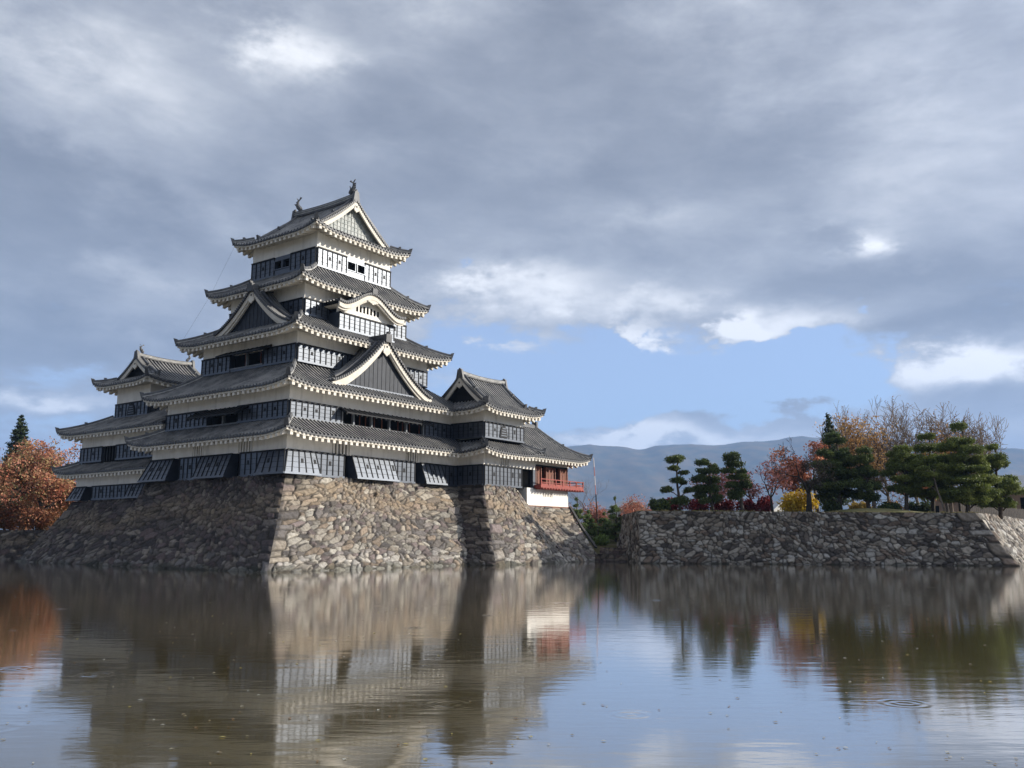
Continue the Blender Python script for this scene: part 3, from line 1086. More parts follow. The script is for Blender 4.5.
    def kz(s):
        t = min(abs(s) / HW, 1.0)
        z = 22.12 + 1.45 * (0.5 + 0.5 * math.cos(PI * min(t / 0.86, 1.0)))
        return z + 0.10 * max(0, (t - 0.8) / 0.2) ** 2
    tb = MB()
    for i in range(n):
        s0, s1 = -3.4 + 6.8 * i / n, -3.4 + 6.8 * (i + 1) / n
        tb.hexa([B(s0, 6.0, 21.5), B(s1, 6.0, 21.5), B(s1, 6.36, 21.5), B(s0, 6.36, 21.5), B(s0, 6.0, kz(s0)), B(s1, 6.0, kz(s1)), B(s1, 6.36, kz(s1)), B(s0, 6.36, kz(s0))])
    for i in range(7):
        s = -1.3 + 2.6 * i / 6
        hh = 0.55 - 0.12 * abs(s)
        tb.box(B, s - 0.11, s + 0.11, 6.362, 6.375, 21.95, 21.95 + hh + 0.1, 1)
    tb.build('curved_gable_wall', [PLASTER, DARKIN], bay)
    bb = MB()
    for i in range(n):
        s0, s1 = -HW + 2 * HW * i / n, -HW + 2 * HW * (i + 1) / n
        for th, o0, o1, dz in ((0.42, 6.92, 7.08, 0.0), (0.20, 6.80, 6.94, -0.40)):
            bb.hexa([B(s0, o0, kz(s0) + dz - th), B(s1, o0, kz(s1) + dz - th), B(s1, o1, kz(s1) + dz - th), B(s0, o1, kz(s0) + dz - th),
                     B(s0, o0, kz(s0) + dz), B(s1, o0, kz(s1) + dz), B(s1, o1, kz(s1) + dz), B(s0, o1, kz(s0) + dz)])
        bb.poly([B(s0, 5.0, kz(s0) - 0.22), B(s1, 5.0, kz(s1) - 0.22), B(s1, 6.9, kz(s1) - 0.22), B(s0, 6.9, kz(s0) - 0.22)])
    for i in range(5):   # pendant under the crown of the curve
        s = -0.5 + 0.25 * i
        bb.box(B, s - 0.125, s + 0.125, 6.95, 7.05, kz(s) - 0.42 - (0.16, 0.3, 0.42, 0.3, 0.16)[i], kz(s) - 0.40)
    bb.build('curved_barge_board', EAVEW, bay)
    rb = MB()

    def pt(c, t):
        return B(-HW - 0.1 + (2 * HW + 0.2) * t, c, kz(-HW + 2 * HW * t) + 0.10)
    tile_sheet(rb, tile_columns(4.8, 7.2), pt, 36, lip=0.0)
    for i in range(37):
        s = -HW + 2 * HW * i / 36
        rb.box(B, s - 0.07, s + 0.07, 6.8, 7.22, kz(s) + 0.0, kz(s) + 0.22)
    rb.sweep([B(0, 7.2, kz(0) + 0.12), B(0, 4.8, kz(0) + 0.12)], 0.36, 0.34)
    rb.shear(B, -0.3, 0.3, (7.05, 7.25), (7.05, 7.28), kz(0) + 0.1, kz(0) + 0.62)
    rb.build('bay_roof', [TILE, TILER], bay)
    # --- thin lightning cables from the eave tips
    for p, q in (((-5.9, 5.6, 29.0), (-7.6, 6.3, 24.2)), ((-7.8, 6.4, 23.7), (-9.4, 7.9, 19.3))):
        mb = MB()
        mb.tube([Vector(p), Vector(q)], 0.007, 4)
        mb.build('lightning_cable', BLACK, K)
    return K


def build_turret():
    T = thing('corner_turret', CC, PHI, 'two-storey turret with grey tiled gable roof, between tall castle tower and red balcony wing', 'turret')
    # lower storey
    cx, hx = (9.77 + 18.3) / 2, (18.3 - 9.77) / 2
    cy, hy = (-11.94 - 6.0) / 2, (11.94 - 6.0) / 2
    w, bo, Fs = storey(T, hx, hy, 7.0, 8.93, 10.3, cx, cy, gaps={'S': [(15.76, 18.3)]}, wgaps={'S': [(12.3, 13.75)]}, seed=11)
    barred_window(Fs['S'], 12.3, 13.75, 8.95, 9.75, w, 5)
    mb = MB()
    mb.box(Fs['S'], 12.3, 13.75, -0.5, 0.0, 9.75, 10.3)
    mb.build('lintel', PLASTER, w)
    mb = MB()
    mb.box(Fs['S'], 15.76, 18.3, -0.44, -0.38, 7.0, 8.93)
    mb.build('recessed_wall', DARKIN, bo)  # near-black material carries the deep shade of this recess
    R1 = Roof((8.25 + 17.75) / 2, (-13.4 - 4.0) / 2, (17.75 - 8.25) / 2, (13.4 - 4.0) / 2, 10.05, 0.52, 0.05, 1.75)
    skirt_roof(R1, T, which='SWE', clip={'W': [((8.25, -10.55, 0), (-1, 1, 0))]}, hip_sel=[(-1, -1), (1, -1)])
    # upper storey
    cx, hx = (9.77 + 16.15) / 2, (16.15 - 9.77) / 2
    cy, hy = -9.30, 2.64
    w, bo, Fs = storey(T, hx, hy, 11.42, 12.95, 14.2, cx, cy, seed=12)
    bell_window(Fs['S'], 12.7, 11.65, 12.85, bo)
    R2 = Roof(12.98, -9.3, 4.78, 4.12, 14.0, 0.50, 0.082, None, 0.42, 2.6, gable=1.2, axis='x')
    hipgable_roof(R2, T, 1.2, fish=False, rh=0.42, clip={'W': [((8.2, -9.73, 0), (-1, 1, 0))]})
    return T


def build_moon_wing():
    M = thing('moon_viewing_wing', CC, PHI, 'low wing with red balcony and hipped grey roof, over a white plinth', 'pavilion')
    S = Frame((0, -11.94), (1, 0), (0, -1))
    E = Frame((24.3, 0), (0, 1), (1, 0))
    # white plinth
    mb = MB()
    C0 = Frame((0, 0), (1, 0), (0, 1))
    mb.box(C0, 16.77, 19.5, -11.94, -6.0, 5.40, 7.12)
    mb.box(C0, 21.35, 24.35, -11.94, -6.0, 5.40, 7.12)
    mb.box(C0, 19.5, 21.35, -11.94, -6.0, 5.40, 6.32)
    mb.box(C0, 19.5, 21.35, -11.94, -6.0, 6.88, 7.12)
    mb.box(C0, 19.5, 21.35, -11.4, -6.0, 6.32, 6.88)
    pl = mb.build('plinth', PLASTER, M)
    mb = MB()
    mb.box(S, 19.5, 21.35, -0.5, -0.44, 6.32, 6.88, 1)
    for i in range(6):
        s = 19.5 + 1.85 * (i + 0.5) / 6
        mb.box(S, s - 0.075, s + 0.075, -0.2, -0.03, 6.32, 6.88, 0)
    mb.build('barred_window', [PLASTER, DARKIN], pl)
    mb = MB()
    mb.box(C0, 16.7, 24.42, -12.02, -6.0, 5.24, 5.40)
    mb.build('sill_beam', BROWNRED, pl)
    # red room: posts, panels, dark openings
    rm = MB()
    rm.box(C0, 18.75, 23.85, -11.5, -6.0, 7.45, 9.5, 2)
    for F, s0, s1, op in ((S, 18.3, 24.3, [(19.35, 20.25), (21.95, 22.9)]), (E, -11.8, -6.0, [(-10.6, -9.6), (-8.4, -7.4)])):
        x = s0
        for a, b in op + [(s1, None)]:
            rm.box(F, x, a, -0.30, -0.12, 7.45, 9.35, 0)
            n = max(1, int((a - x) / 0.5))
            for i in range(n + 1):
                s = x + (a - x) * i / n
                rm.box(F, s - 0.06, s + 0.06, -0.32, 0.0 if i in (0, n) else -0.08, 7.45, 9.35, 1)
            for z in (8.0, 8.7):
                rm.box(F, x, a, -0.13, -0.09, z, z + 0.07, 1)
            if b is None:
                break
            x = b
        rm.box(F, s0, s1, -0.30, 0.03, 9.35, 9.5, 3)
    room = rm.build('room_wall', [BROWNRED, BROWNRED, DARKIN, BLACK], M)
    wb = MB()
    wb.box(C0, 18.32, 24.26, -11.9, -6.0, 9.5, 10.5)
    wb.build('frieze', PLASTER, M)
    # balcony
    b = MB()
    b.box(C0, 18.05, 26.2, -12.75, -11.94, 7.16, 7.44)
    b.box(C0, 24.36, 26.2, -11.935, -6.0, 7.16, 7.44)
    for i in range(16):
        s = 18.3 + i * 0.51
        b.box(S, s, s + 0.16, 0.0, 0.92, 7.02, 7.16)
    bal = b.build('balcony', REDWOOD, M)
    r = MB()
    for z, t in ((7.66, 0.07), (7.98, 0.09)):
        r.box(S, 18.05, 26.3, 0.72, 0.80, z, z + t)
        r.box(Frame((0, 0), (0, 1), (1, 0)), -12.74, -6.0, 26.08, 26.16, z, z + t)
    r.box(S, 18.05, 26.2, 0.74, 0.78, 7.44, 7.58)
    for i in range(7):
        s = 18.15 + 8.0 * i / 6
        r.box(S, s - 0.06, s + 0.06, 0.70, 0.82, 7.44, 8.10 if i in (0, 6) else 7.99)
    r.build('railing', REDWOOD, bal)
    R = Roof((14.0 + 26.8) / 2, -9.0, (26.8 - 14.0) / 2, 4.4, 10.15, 0.50, 0.070, None, 0.42, 2.8)
    mb, me = MB(), MB()
    R.build(M, mb, me, 'SEN', 1.5, 9, clip={'S': [((16.2, 0, 0), (-1, 0, 0))], 'N': [((16.2, 0, 0), (-1, 0, 0))]})
    # keep the wing's slope clear of the turret's skirt roof
    ro = mb.build('roof', [TILE, TILER], M)
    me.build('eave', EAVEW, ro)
    for sy in (-1, 1):
        hip_ridge(R.hip_line(1, sy, 0.05, 4.35, 12), ro)
    zr = R.ze + R.prof(4.4)
    m = MB()
    m.sweep([Vector((16.2, -9.0, zr)), Vector((22.5, -9.0, zr))], 0.4, 0.42)
    m.shear(Frame((22.5, -9.0), (0, 1), (1, 0)), -0.3, 0.3, (-0.1, 0.15), (-0.1, 0.2), zr - 0.1, zr + 0.75)
    m.build('main_ridge', TILED, ro)
    return M


def build_small_keep():
    S_ = thing('small_keep', CC, PHI, 'smaller castle tower in shade at the far left, three black boarded tiers with gabled top', 'castle tower')
    # storey 1: u -9.0 .. 1.8, v 7.0 .. 24.4
    cx, hx, cy, hy = -3.6, 5.4, (8.0 + 24.4) / 2, (24.4 - 8.0) / 2
    w, bo, Fs = storey(S_, hx, hy, 5.80, 7.15, 8.6, cx, cy, gaps={'W': [(8.0, 14.8), (21.2, 24.4)]}, seed=21)
    flare(Fs['W'], 9.3, 14.8, 5.80, 7.15, bo, ob=0.6, seed=22)
    flare(Fs['W'], 22.2, 24.4, 5.80, 7.15, bo, s1b=25.0, ob=0.65, seed=23)
    R1 = Roof(cx, 13.1, 6.9, 13.1, 8.38, 0.45, 0.05, 1.75, 0.3)
    skirt_roof(R1, S_, which='WN', hip_sel=[(-1, 1)], clip={'W': [((0, 8.3, 0), (0, -1, 0))]})
    # storey 2
    cx, hx, cy, hy = -3.6, 5.3, (8.2 + 24.1) / 2, (24.1 - 8.2) / 2
    w, bo, Fs = storey(S_, hx, hy, 9.48, 10.95, 12.5, cx, cy, gaps={'W': [(17.7, 20.1)]}, seed=24)
    mb = MB()
    mb.box(Fs['W'], 17.7, 20.1, -0.46, -0.35, 9.5, 10.95, 1)
    for i in range(5):
        s = 17.7 + 2.4 * (i + 0.5) / 5
        mb.box(Fs['W'], s - 0.07, s + 0.07, -0.2, 0.02, 9.5, 10.95, 0)
    mb.build('barred_window', [BLACK, DARKIN], bo)
    R2 = Roof(cx, 13.2, 6.8, 13.1, 12.22, 0.42, 0.022, 3.75, 0.35)
    skirt_roof(R2, S_, which='WNE', hip_sel=[(-1, 1), (1, 1)], clip={'W': [((0, 8.2, 0), (0, -1, 0))], 'E': [((0, 8.2, 0), (0, -1, 0))]})
    # roof over the passage towards the tall tower
    m = MB()
    zt = R2.ze + R2.prof(3.6)
    for sg, sgx in ((-1, -1), (1, 1)):
        def pt(c, t):
            return Vector((-3.6 + sgx * 3.2 * (1 - t), c, zt + 1.5 * t))
        tile_sheet(m, tile_columns(8.4, 16.5), pt, 4, lip=0.0)
    m.sweep([Vector((-3.6, 8.4, zt + 1.45)), Vector((-3.6, 16.5, zt + 1.45))], 0.4, 0.4)
    m.build('passage_roof', [TILE, TILER], S_)
    # storey 3
    cx, hx, cy, hy = -3.6, 3.2, 19.15, 2.9
    w, bo, Fs = storey(S_, hx, hy, 13.95, 15.45, 17.4, cx, cy, seed=25)
    bell_window(Fs['W'], 19.1, 14.15, 15.35, bo, 0.7)
    R3 = Roof(cx, cy, 4.85, 4.75, 17.18, 0.34, 0.052, None, 0.38, 2.6, gable=1.65, axis='x')
    hipgable_roof(R3, S_, 1.65, fish=True, rh=0.42, fk=0.62)
    return S_


build_keep()
build_turret()
build_moon_wing()
build_small_keep()


# ------------------------------------------------------------------ rubble stone walls
def stone_sheet(P0, P1, Q0, Q1, seed, cell=(0.70, 0.45), res=0.078, depth=0.16, scheme='warm', curve=1.12, quoin=(False, False), edges=(False, False)):
    """rubble face; P0->P1 along the top, Q0->Q1 along the bottom (world points). Returns verts, faces, colours"""
    rng = np.random.default_rng(seed)
    P0, P1, Q0, Q1 = (np.array(p, dtype=float) for p in (P0, P1, Q0, Q1))
    L = (np.linalg.norm(P1 - P0) + np.linalg.norm(Q1 - Q0)) / 2
    H = (np.linalg.norm(P0 - Q0) + np.linalg.norm(P1 - Q1)) / 2
    ns, nz = max(4, int(L / res)), max(4, int(H / res))
    S, Z = np.meshgrid(np.linspace(0, 1, ns + 1), np.linspace(0, 1, nz + 1), indexing='ij')   # Z: 0 bottom, 1 top
    f = (1 - Z) ** curve
    top = P0 + (P1 - P0) * S[..., None]
    bot = Q0 + (Q1 - Q0) * S[..., None]
    pos = top * Z[..., None] + bot * (1 - Z)[..., None]
    pos[..., :2] = top[..., :2] + (bot - top)[..., :2] * f[..., None]
    # normals
    du = np.gradient(pos, axis=0)
    dv = np.gradient(pos, axis=1)
    nrm = np.cross(du, dv)
    nrm /= np.linalg.norm(nrm, axis=-1, keepdims=True) + 1e-9
    # cells
    x, y = S * L, Z * H
    wob = 0.16 * np.sin(x * 1.7 + 2.1 * np.sin(y * 1.1 + seed)) + 0.10 * np.sin(y * 3.1 + x * 1.3 + seed) + 0.04 * np.sin(x * 7.3 - y * 5.9)
    tl = 0.22 * np.sin(x * 0.31 + seed * 1.7) + 0.12
    xs, ys = (x + wob + tl * y) / cell[0], (y + wob * 0.7 - tl * 0.35 * np.sin(x * 0.8)) / cell[1]
    xs = xs - xs.min()
    ys = ys - ys.min()
    nx, ny = int(xs.max()) + 4, int(ys.max()) + 4
    jx = rng.uniform(0.08, 0.92, (nx + 2, ny + 2))
    jy = rng.uniform(0.08, 0.92, (nx + 2, ny + 2))
    wt = rng.uniform(-0.16, 0.36, (nx + 2, ny + 2))
    ix, iy = np.floor(xs).astype(int), np.floor(ys).astype(int)
    F1 = np.full(xs.shape, 9.0)
    F2 = np.full(xs.shape, 9.0)
    ci = np.zeros(xs.shape, int)
    cj = np.zeros(xs.shape, int)
    ox = np.zeros(xs.shape)
    oy = np.zeros(xs.shape)
    for a in (-1, 0, 1):
        for b in (-1, 0, 1):
            i = np.clip(ix + a, -1, nx) + 1
            j = np.clip(iy + b, -1, ny) + 1
            px = (ix + a) + jx[i, j]
            py = (iy + b) + jy[i, j]
            d = np.sqrt((xs - px) ** 2 + (ys - py) ** 2) - wt[i, j]
            closer = d < F1
            F2 = np.where(closer, F1, np.minimum(F2, d))
            ci = np.where(closer, i, ci)
            cj = np.where(closer, j, cj)
            ox = np.where(closer, xs - px, ox)
            oy = np.where(closer, ys - py, oy)
            F1 = np.where(closer, d, F1)
    edge = F2 - F1
    cid = ci * 7919 + cj
    # long corner stones, alternating
    for side, on in enumerate(quoin):
        if not on:
            continue
        dist = x if side == 0 else (L - x)
        yq = y / 0.80 + 0.32 * np.sin(y * 1.9 + seed) + 0.05 * np.sin(dist * 2.6 + y)
        course = np.floor(yq).astype(int)
        w = np.where(course % 2 == 0, 1.45, 0.75) + 0.35 * np.sin(course * 2.3 + seed) + 0.08 * np.sin(y * 4)
        m = dist < w
        fy = yq - course
        eq = np.minimum(np.minimum(fy, 1 - fy) * 0.9, (w - dist) / 0.9)
        edge = np.where(m, eq * 1.3, np.where(dist < w + 0.08, 0.0, edge))
        cid = np.where(m, 100000 + course * 3 + side, cid)
        ox = np.where(m, (dist - 0.7) * 0.3, ox)
        oy = np.where(m, fy - 0.5, oy)
    t = np.clip(edge / (0.30 if scheme == 'grey' else 0.25), 0, 1)
    bulge = t * t * (3 - 2 * t)

    def hsh(k, n):
        r = np.sin(cid * 12.9898 * (k + 1) + 78.233 * k + seed) * 43758.5453
        return r - np.floor(r)
    off = depth * (0.62 * bulge + 0.8 * (hsh(1, 0) - 0.5)) + depth * 1.5 * ((hsh(2, 0) - 0.5) * ox + (hsh(3, 0) - 0.5) * oy) * bulge
    off += depth * 0.10 * np.sin(x * 9 + y * 7)
    fade = np.ones_like(S)
    if quoin[0] or edges[0]:
        fade = fade * np.clip(x / 0.22, 0.0, 1)
    if quoin[1] or edges[1]:
        fade = fade * np.clip((L - x) / 0.22, 0.0, 1)
    pos = pos + nrm * (off * fade)[..., None]
    # colours of the stones
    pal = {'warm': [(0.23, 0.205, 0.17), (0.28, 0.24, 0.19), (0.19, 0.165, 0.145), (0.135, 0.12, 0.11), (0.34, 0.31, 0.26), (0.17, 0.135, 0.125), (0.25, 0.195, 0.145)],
           'dark': [(0.085, 0.074, 0.074), (0.12, 0.108, 0.10), (0.065, 0.055, 0.058), (0.16, 0.145, 0.13), (0.09, 0.070, 0.072), (0.05, 0.045, 0.047)],  # darker copy for the shaded faces, shade put into the stone colour
           'grey': [(0.18, 0.165, 0.148), (0.24, 0.23, 0.215), (0.11, 0.10, 0.095), (0.30, 0.29, 0.27), (0.17, 0.14, 0.12), (0.08, 0.075, 0.075), (0.28, 0.27, 0.25)]}[scheme]
    pal = np.array(pal)
    k = np.floor(hsh(4, 0) * len(pal)).astype(int) % len(pal)
    col = pal[k] * np.array(((0.82, 0.83, 0.84) if scheme == 'warm' else (1.04, 0.98, 0.90))) * (0.62 + 0.76 * hsh(5, 0))[..., None]
    zr = y / H
    if scheme in ('warm', 'dark'):      # weathered ochre band below the top courses
        lo, hi, st = (0.64, 0.92, 0.70) if scheme == 'warm' else (0.50, 0.80, 0.55)
        zz = zr + 0.06 * np.sin(x * 0.45 + seed) + 0.05 * (hsh(6, 0) - 0.5)
        wgt = np.clip(1 - np.abs((zz - (lo + hi) / 2) / ((hi - lo) / 2)), 0, 1) ** 0.6 * st * (0.35 + 0.65 * hsh(7, 0))
        och = np.array((0.34, 0.255, 0.165)) if scheme == 'warm' else np.array((0.26, 0.20, 0.125))
        col = col * (1 - wgt[..., None]) + och * wgt[..., None]
        pale = (np.clip((0.30 - zr) / 0.2, 0, 1) * (hsh(8, 0) < 0.35))[..., None] * 0.6
        col = col * (1 - pale) + np.array((0.47, 0.45, 0.41) if scheme == 'warm' else (0.22, 0.21, 0.2)) * pale
    else:
        pale = (hsh(8, 0) < 0.18)[..., None] * 0.6
        col = col * (1 - pale) + np.array((0.41, 0.405, 0.38)) * pale
    # tide mark and soil in the joints
    tide = np.clip((0.115 + 0.02 * np.sin(x * 1.3) + 0.02 * (hsh(9, 0) - 0.5) - zr) / 0.02, 0, 1)[..., None]
    col = col * (1 - 0.55 * tide) + np.array((0.012, 0.016, 0.008)) * tide
    joint = (1 - bulge)[..., None] * 0.9
    col = col * (1 - joint) + np.array((0.035, 0.030, 0.024)) * joint
    idx = np.arange((ns + 1) * (nz + 1)).reshape(ns + 1, nz + 1)
    faces = np.stack([idx[:-1, :-1], idx[1:, :-1], idx[1:, 1:], idx[:-1, 1:]], axis=-1).reshape(-1, 4)
    return pos.reshape(-1, 3), faces, col.reshape(-1, 3)


def join_sheets(name, sheets, mats, parent=None):
    V, Fc, C = [], [], []
    n = 0
    for v, f, c in sheets:
        V.append(v)
        Fc.append(f + n)
        C.append(c)
        n += len(v)
    return link(name, new_mesh(name, np.concatenate(V), np.concatenate(Fc), mats, None, np.concatenate(C)), parent)


def cap(pts, col=(0.12, 0.10, 0.08)):
    """flat polygon fan as a sheet"""
    v = np.array([tuple(p) for p in pts], dtype=float)
    c = v.mean(axis=0)
    v = np.vstack([v, c])
    n = len(pts)
    f = np.array([[i, (i + 1) % n, n, n] for i in range(n)])
    return v, f, np.tile(np.array(col), (n + 1, 1))


def build_stone():
    top = 6.98
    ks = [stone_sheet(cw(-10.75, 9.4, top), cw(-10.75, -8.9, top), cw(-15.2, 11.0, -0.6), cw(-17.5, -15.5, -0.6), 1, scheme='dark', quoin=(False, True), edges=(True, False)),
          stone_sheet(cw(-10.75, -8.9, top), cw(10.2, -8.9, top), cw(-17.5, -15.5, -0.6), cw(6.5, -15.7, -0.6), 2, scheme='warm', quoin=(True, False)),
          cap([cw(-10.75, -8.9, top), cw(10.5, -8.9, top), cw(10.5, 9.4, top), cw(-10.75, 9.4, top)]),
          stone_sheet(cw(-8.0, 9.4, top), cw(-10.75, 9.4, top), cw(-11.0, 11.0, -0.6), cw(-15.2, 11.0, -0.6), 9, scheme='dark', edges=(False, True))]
    o = join_sheets('stone_rampart', ks, [STONE])
    tag(o, 'battered rubble stone base under the tallest castle tower, sunlit ochre face meeting shaded face', 'stone rampart')
    t2 = 5.74
    ks = [stone_sheet(cw(-9.05, 24.6, t2), cw(-9.05, 7.0, t2), cw(-12.9, 28.2, -0.6), cw(-15.1, 9.0, -0.6), 3, scheme='dark', cell=(0.75, 0.48), quoin=(True, False)),
          stone_sheet(cw(2.0, 24.6, t2), cw(-9.05, 24.6, t2), cw(3.0, 29.5, -0.6), cw(-12.9, 28.2, -0.6), 4, scheme='dark', cell=(0.75, 0.48)),
          cap([cw(-9.05, 9.0, t2), cw(2, 9.0, t2), cw(2, 24.6, t2), cw(-9.05, 24.6, t2)])]
    o = join_sheets('stone_rampart', ks, [STONE])
    tag(o, 'dark shaded rubble base under the small left tower, sloping down to the moat', 'stone rampart')
    t3 = 7.02
    e = 5.26
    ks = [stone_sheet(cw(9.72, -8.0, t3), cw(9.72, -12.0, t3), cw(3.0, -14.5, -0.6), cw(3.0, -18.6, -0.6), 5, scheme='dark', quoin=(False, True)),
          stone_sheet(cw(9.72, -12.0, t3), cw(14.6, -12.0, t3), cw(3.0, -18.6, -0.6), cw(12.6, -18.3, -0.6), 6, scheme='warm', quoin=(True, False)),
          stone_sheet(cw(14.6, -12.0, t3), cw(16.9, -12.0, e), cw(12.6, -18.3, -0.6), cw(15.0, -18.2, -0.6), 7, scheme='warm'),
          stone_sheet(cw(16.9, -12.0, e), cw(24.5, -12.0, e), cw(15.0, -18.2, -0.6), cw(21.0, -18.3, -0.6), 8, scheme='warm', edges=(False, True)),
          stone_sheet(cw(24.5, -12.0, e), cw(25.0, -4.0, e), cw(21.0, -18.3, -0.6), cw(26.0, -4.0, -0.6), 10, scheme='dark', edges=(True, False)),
          cap([cw(9.72, -12, t3), cw(14.6, -12, t3), cw(14.6, -6, t3), cw(9.72, -6, t3)]),
          cap([cw(14.6, -12, t3), cw(16.9, -12, e), cw(16.0, -9.5, e), cw(14.6, -9.5, e + 0.2)], (0.25, 0.2, 0.15)),
          cap([cw(16.9, -12, e), cw(24.5, -12, e), cw(25.0, -4, e), cw(16.9, -4, e)])]
    o = join_sheets('stone_rampart', ks, [STONE])
    tag(o, 'sunlit rubble base under the turret and the red balcony wing', 'stone rampart')
    # coping along the eastern corner of that base
    mb = MB()
    p, q = cw(24.6, -12.0, 5.35), cw(22.3, -16.4, 1.2)
    mb.sweep([p, p.lerp(q, 0.5) + Vector((0, 0, -0.2)), q], 0.24, 0.20, rnd=False)
    o = mb.build('stone_coping', material('dark_coping', (0.035, 0.033, 0.031), 0.85, (0.06, 0.057, 0.053), 3.0))
    tag(o, 'dark sloping stone coping down the right-hand corner of the castle base', 'coping')
    # moat wall of the right bailey
    A0, A1 = Vector((11.4, 79.3, -0.5)), Vector((40.9, 71.4, -0.5))
    B0, B1 = at(638, 511, 80.2), at(978, 513, 73.0)
    Wd = Vector((10.6, 93.0, -0.5))
    Wt = Vector((11.7, 93.0, B0.z))
    rd = UU * 60
    ks = [stone_sheet(B0, B1, A0, A1, 31, scheme='grey', cell=(0.46, 0.32), depth=0.15, res=0.066, edges=(True, True), quoin=(False, True)),
          stone_sheet(Wt, B0, Wd, A0, 32, scheme='grey', cell=(0.66, 0.46), depth=0.15, edges=(False, True)),
          stone_sheet(B1, B1 + rd, A1, A1 + rd, 33, scheme='grey', cell=(0.66, 0.46), depth=0.17, quoin=(True, False)),
          cap([B0 + Vector((0, 0, -0.06)), B1 + Vector((0, 0, -0.06)), B1 + Vector((4, 8, -0.06)), Vector((14, 88, B0.z - 0.06)), Wt + Vector((0, 0, -0.06))], (0.14, 0.12, 0.08))]
    o = join_sheets('moat_wall', ks, [STONE])
    tag(o, 'long low grey rubble moat wall below the pines, with a sunlit right corner', 'stone wall')
    # far wall at the left, and low stones between castle and bailey
    ks = [stone_sheet(Vector((-100, 95.6, 3.05)), Vector((-38, 95.6, 3.05)), Vector((-100, 94.6, -0.5)), Vector((-38, 94.6, -0.5)), 34, scheme='dark', cell=(0.75, 0.48), res=0.14)]
    o = join_sheets('moat_wall', ks, [STONE])
    tag(o, 'dark low moat wall under the orange trees at the far left', 'stone wall')
    p, q = cw(20.2, -17.6, 0), Vector((10.9, 84.0, 0))
    nn = Vector((0.3, 1.0, 0))
    up = Vector((0, 0, 1))
    ks = [stone_sheet(p + up * 0.7, q + up * 0.6, p - nn * 0.4 - up * 0.5, q - nn * 0.4 - up * 0.5, 35, scheme='dark', cell=(0.7, 0.4), depth=0.14),
          stone_sheet(p + nn * 2.4 + up * 1.3, q + nn * 2.4 + up * 1.2, p + nn * 1.8 + up * 0.5, q + nn * 1.8 + up * 0.5, 36, scheme='dark', cell=(0.7, 0.4), depth=0.14),
          cap([p + up * 0.68, q + up * 0.58, q + nn * 2.0 + up * 0.58, p + nn * 2.0 + up * 0.68], (0.10, 0.09, 0.08)),
          cap([p + nn * 2.4 + up * 1.28, q + nn * 2.4 + up * 1.18, q + nn * 4.5 + up * 1.3, p + nn * 4.5 + up * 1.4], (0.13, 0.11, 0.08))]
    o = join_sheets('stone_steps', ks, [STONE])
    tag(o, 'low dark stone ledges at the water between the castle base and the moat wall', 'stone steps')


build_stone()


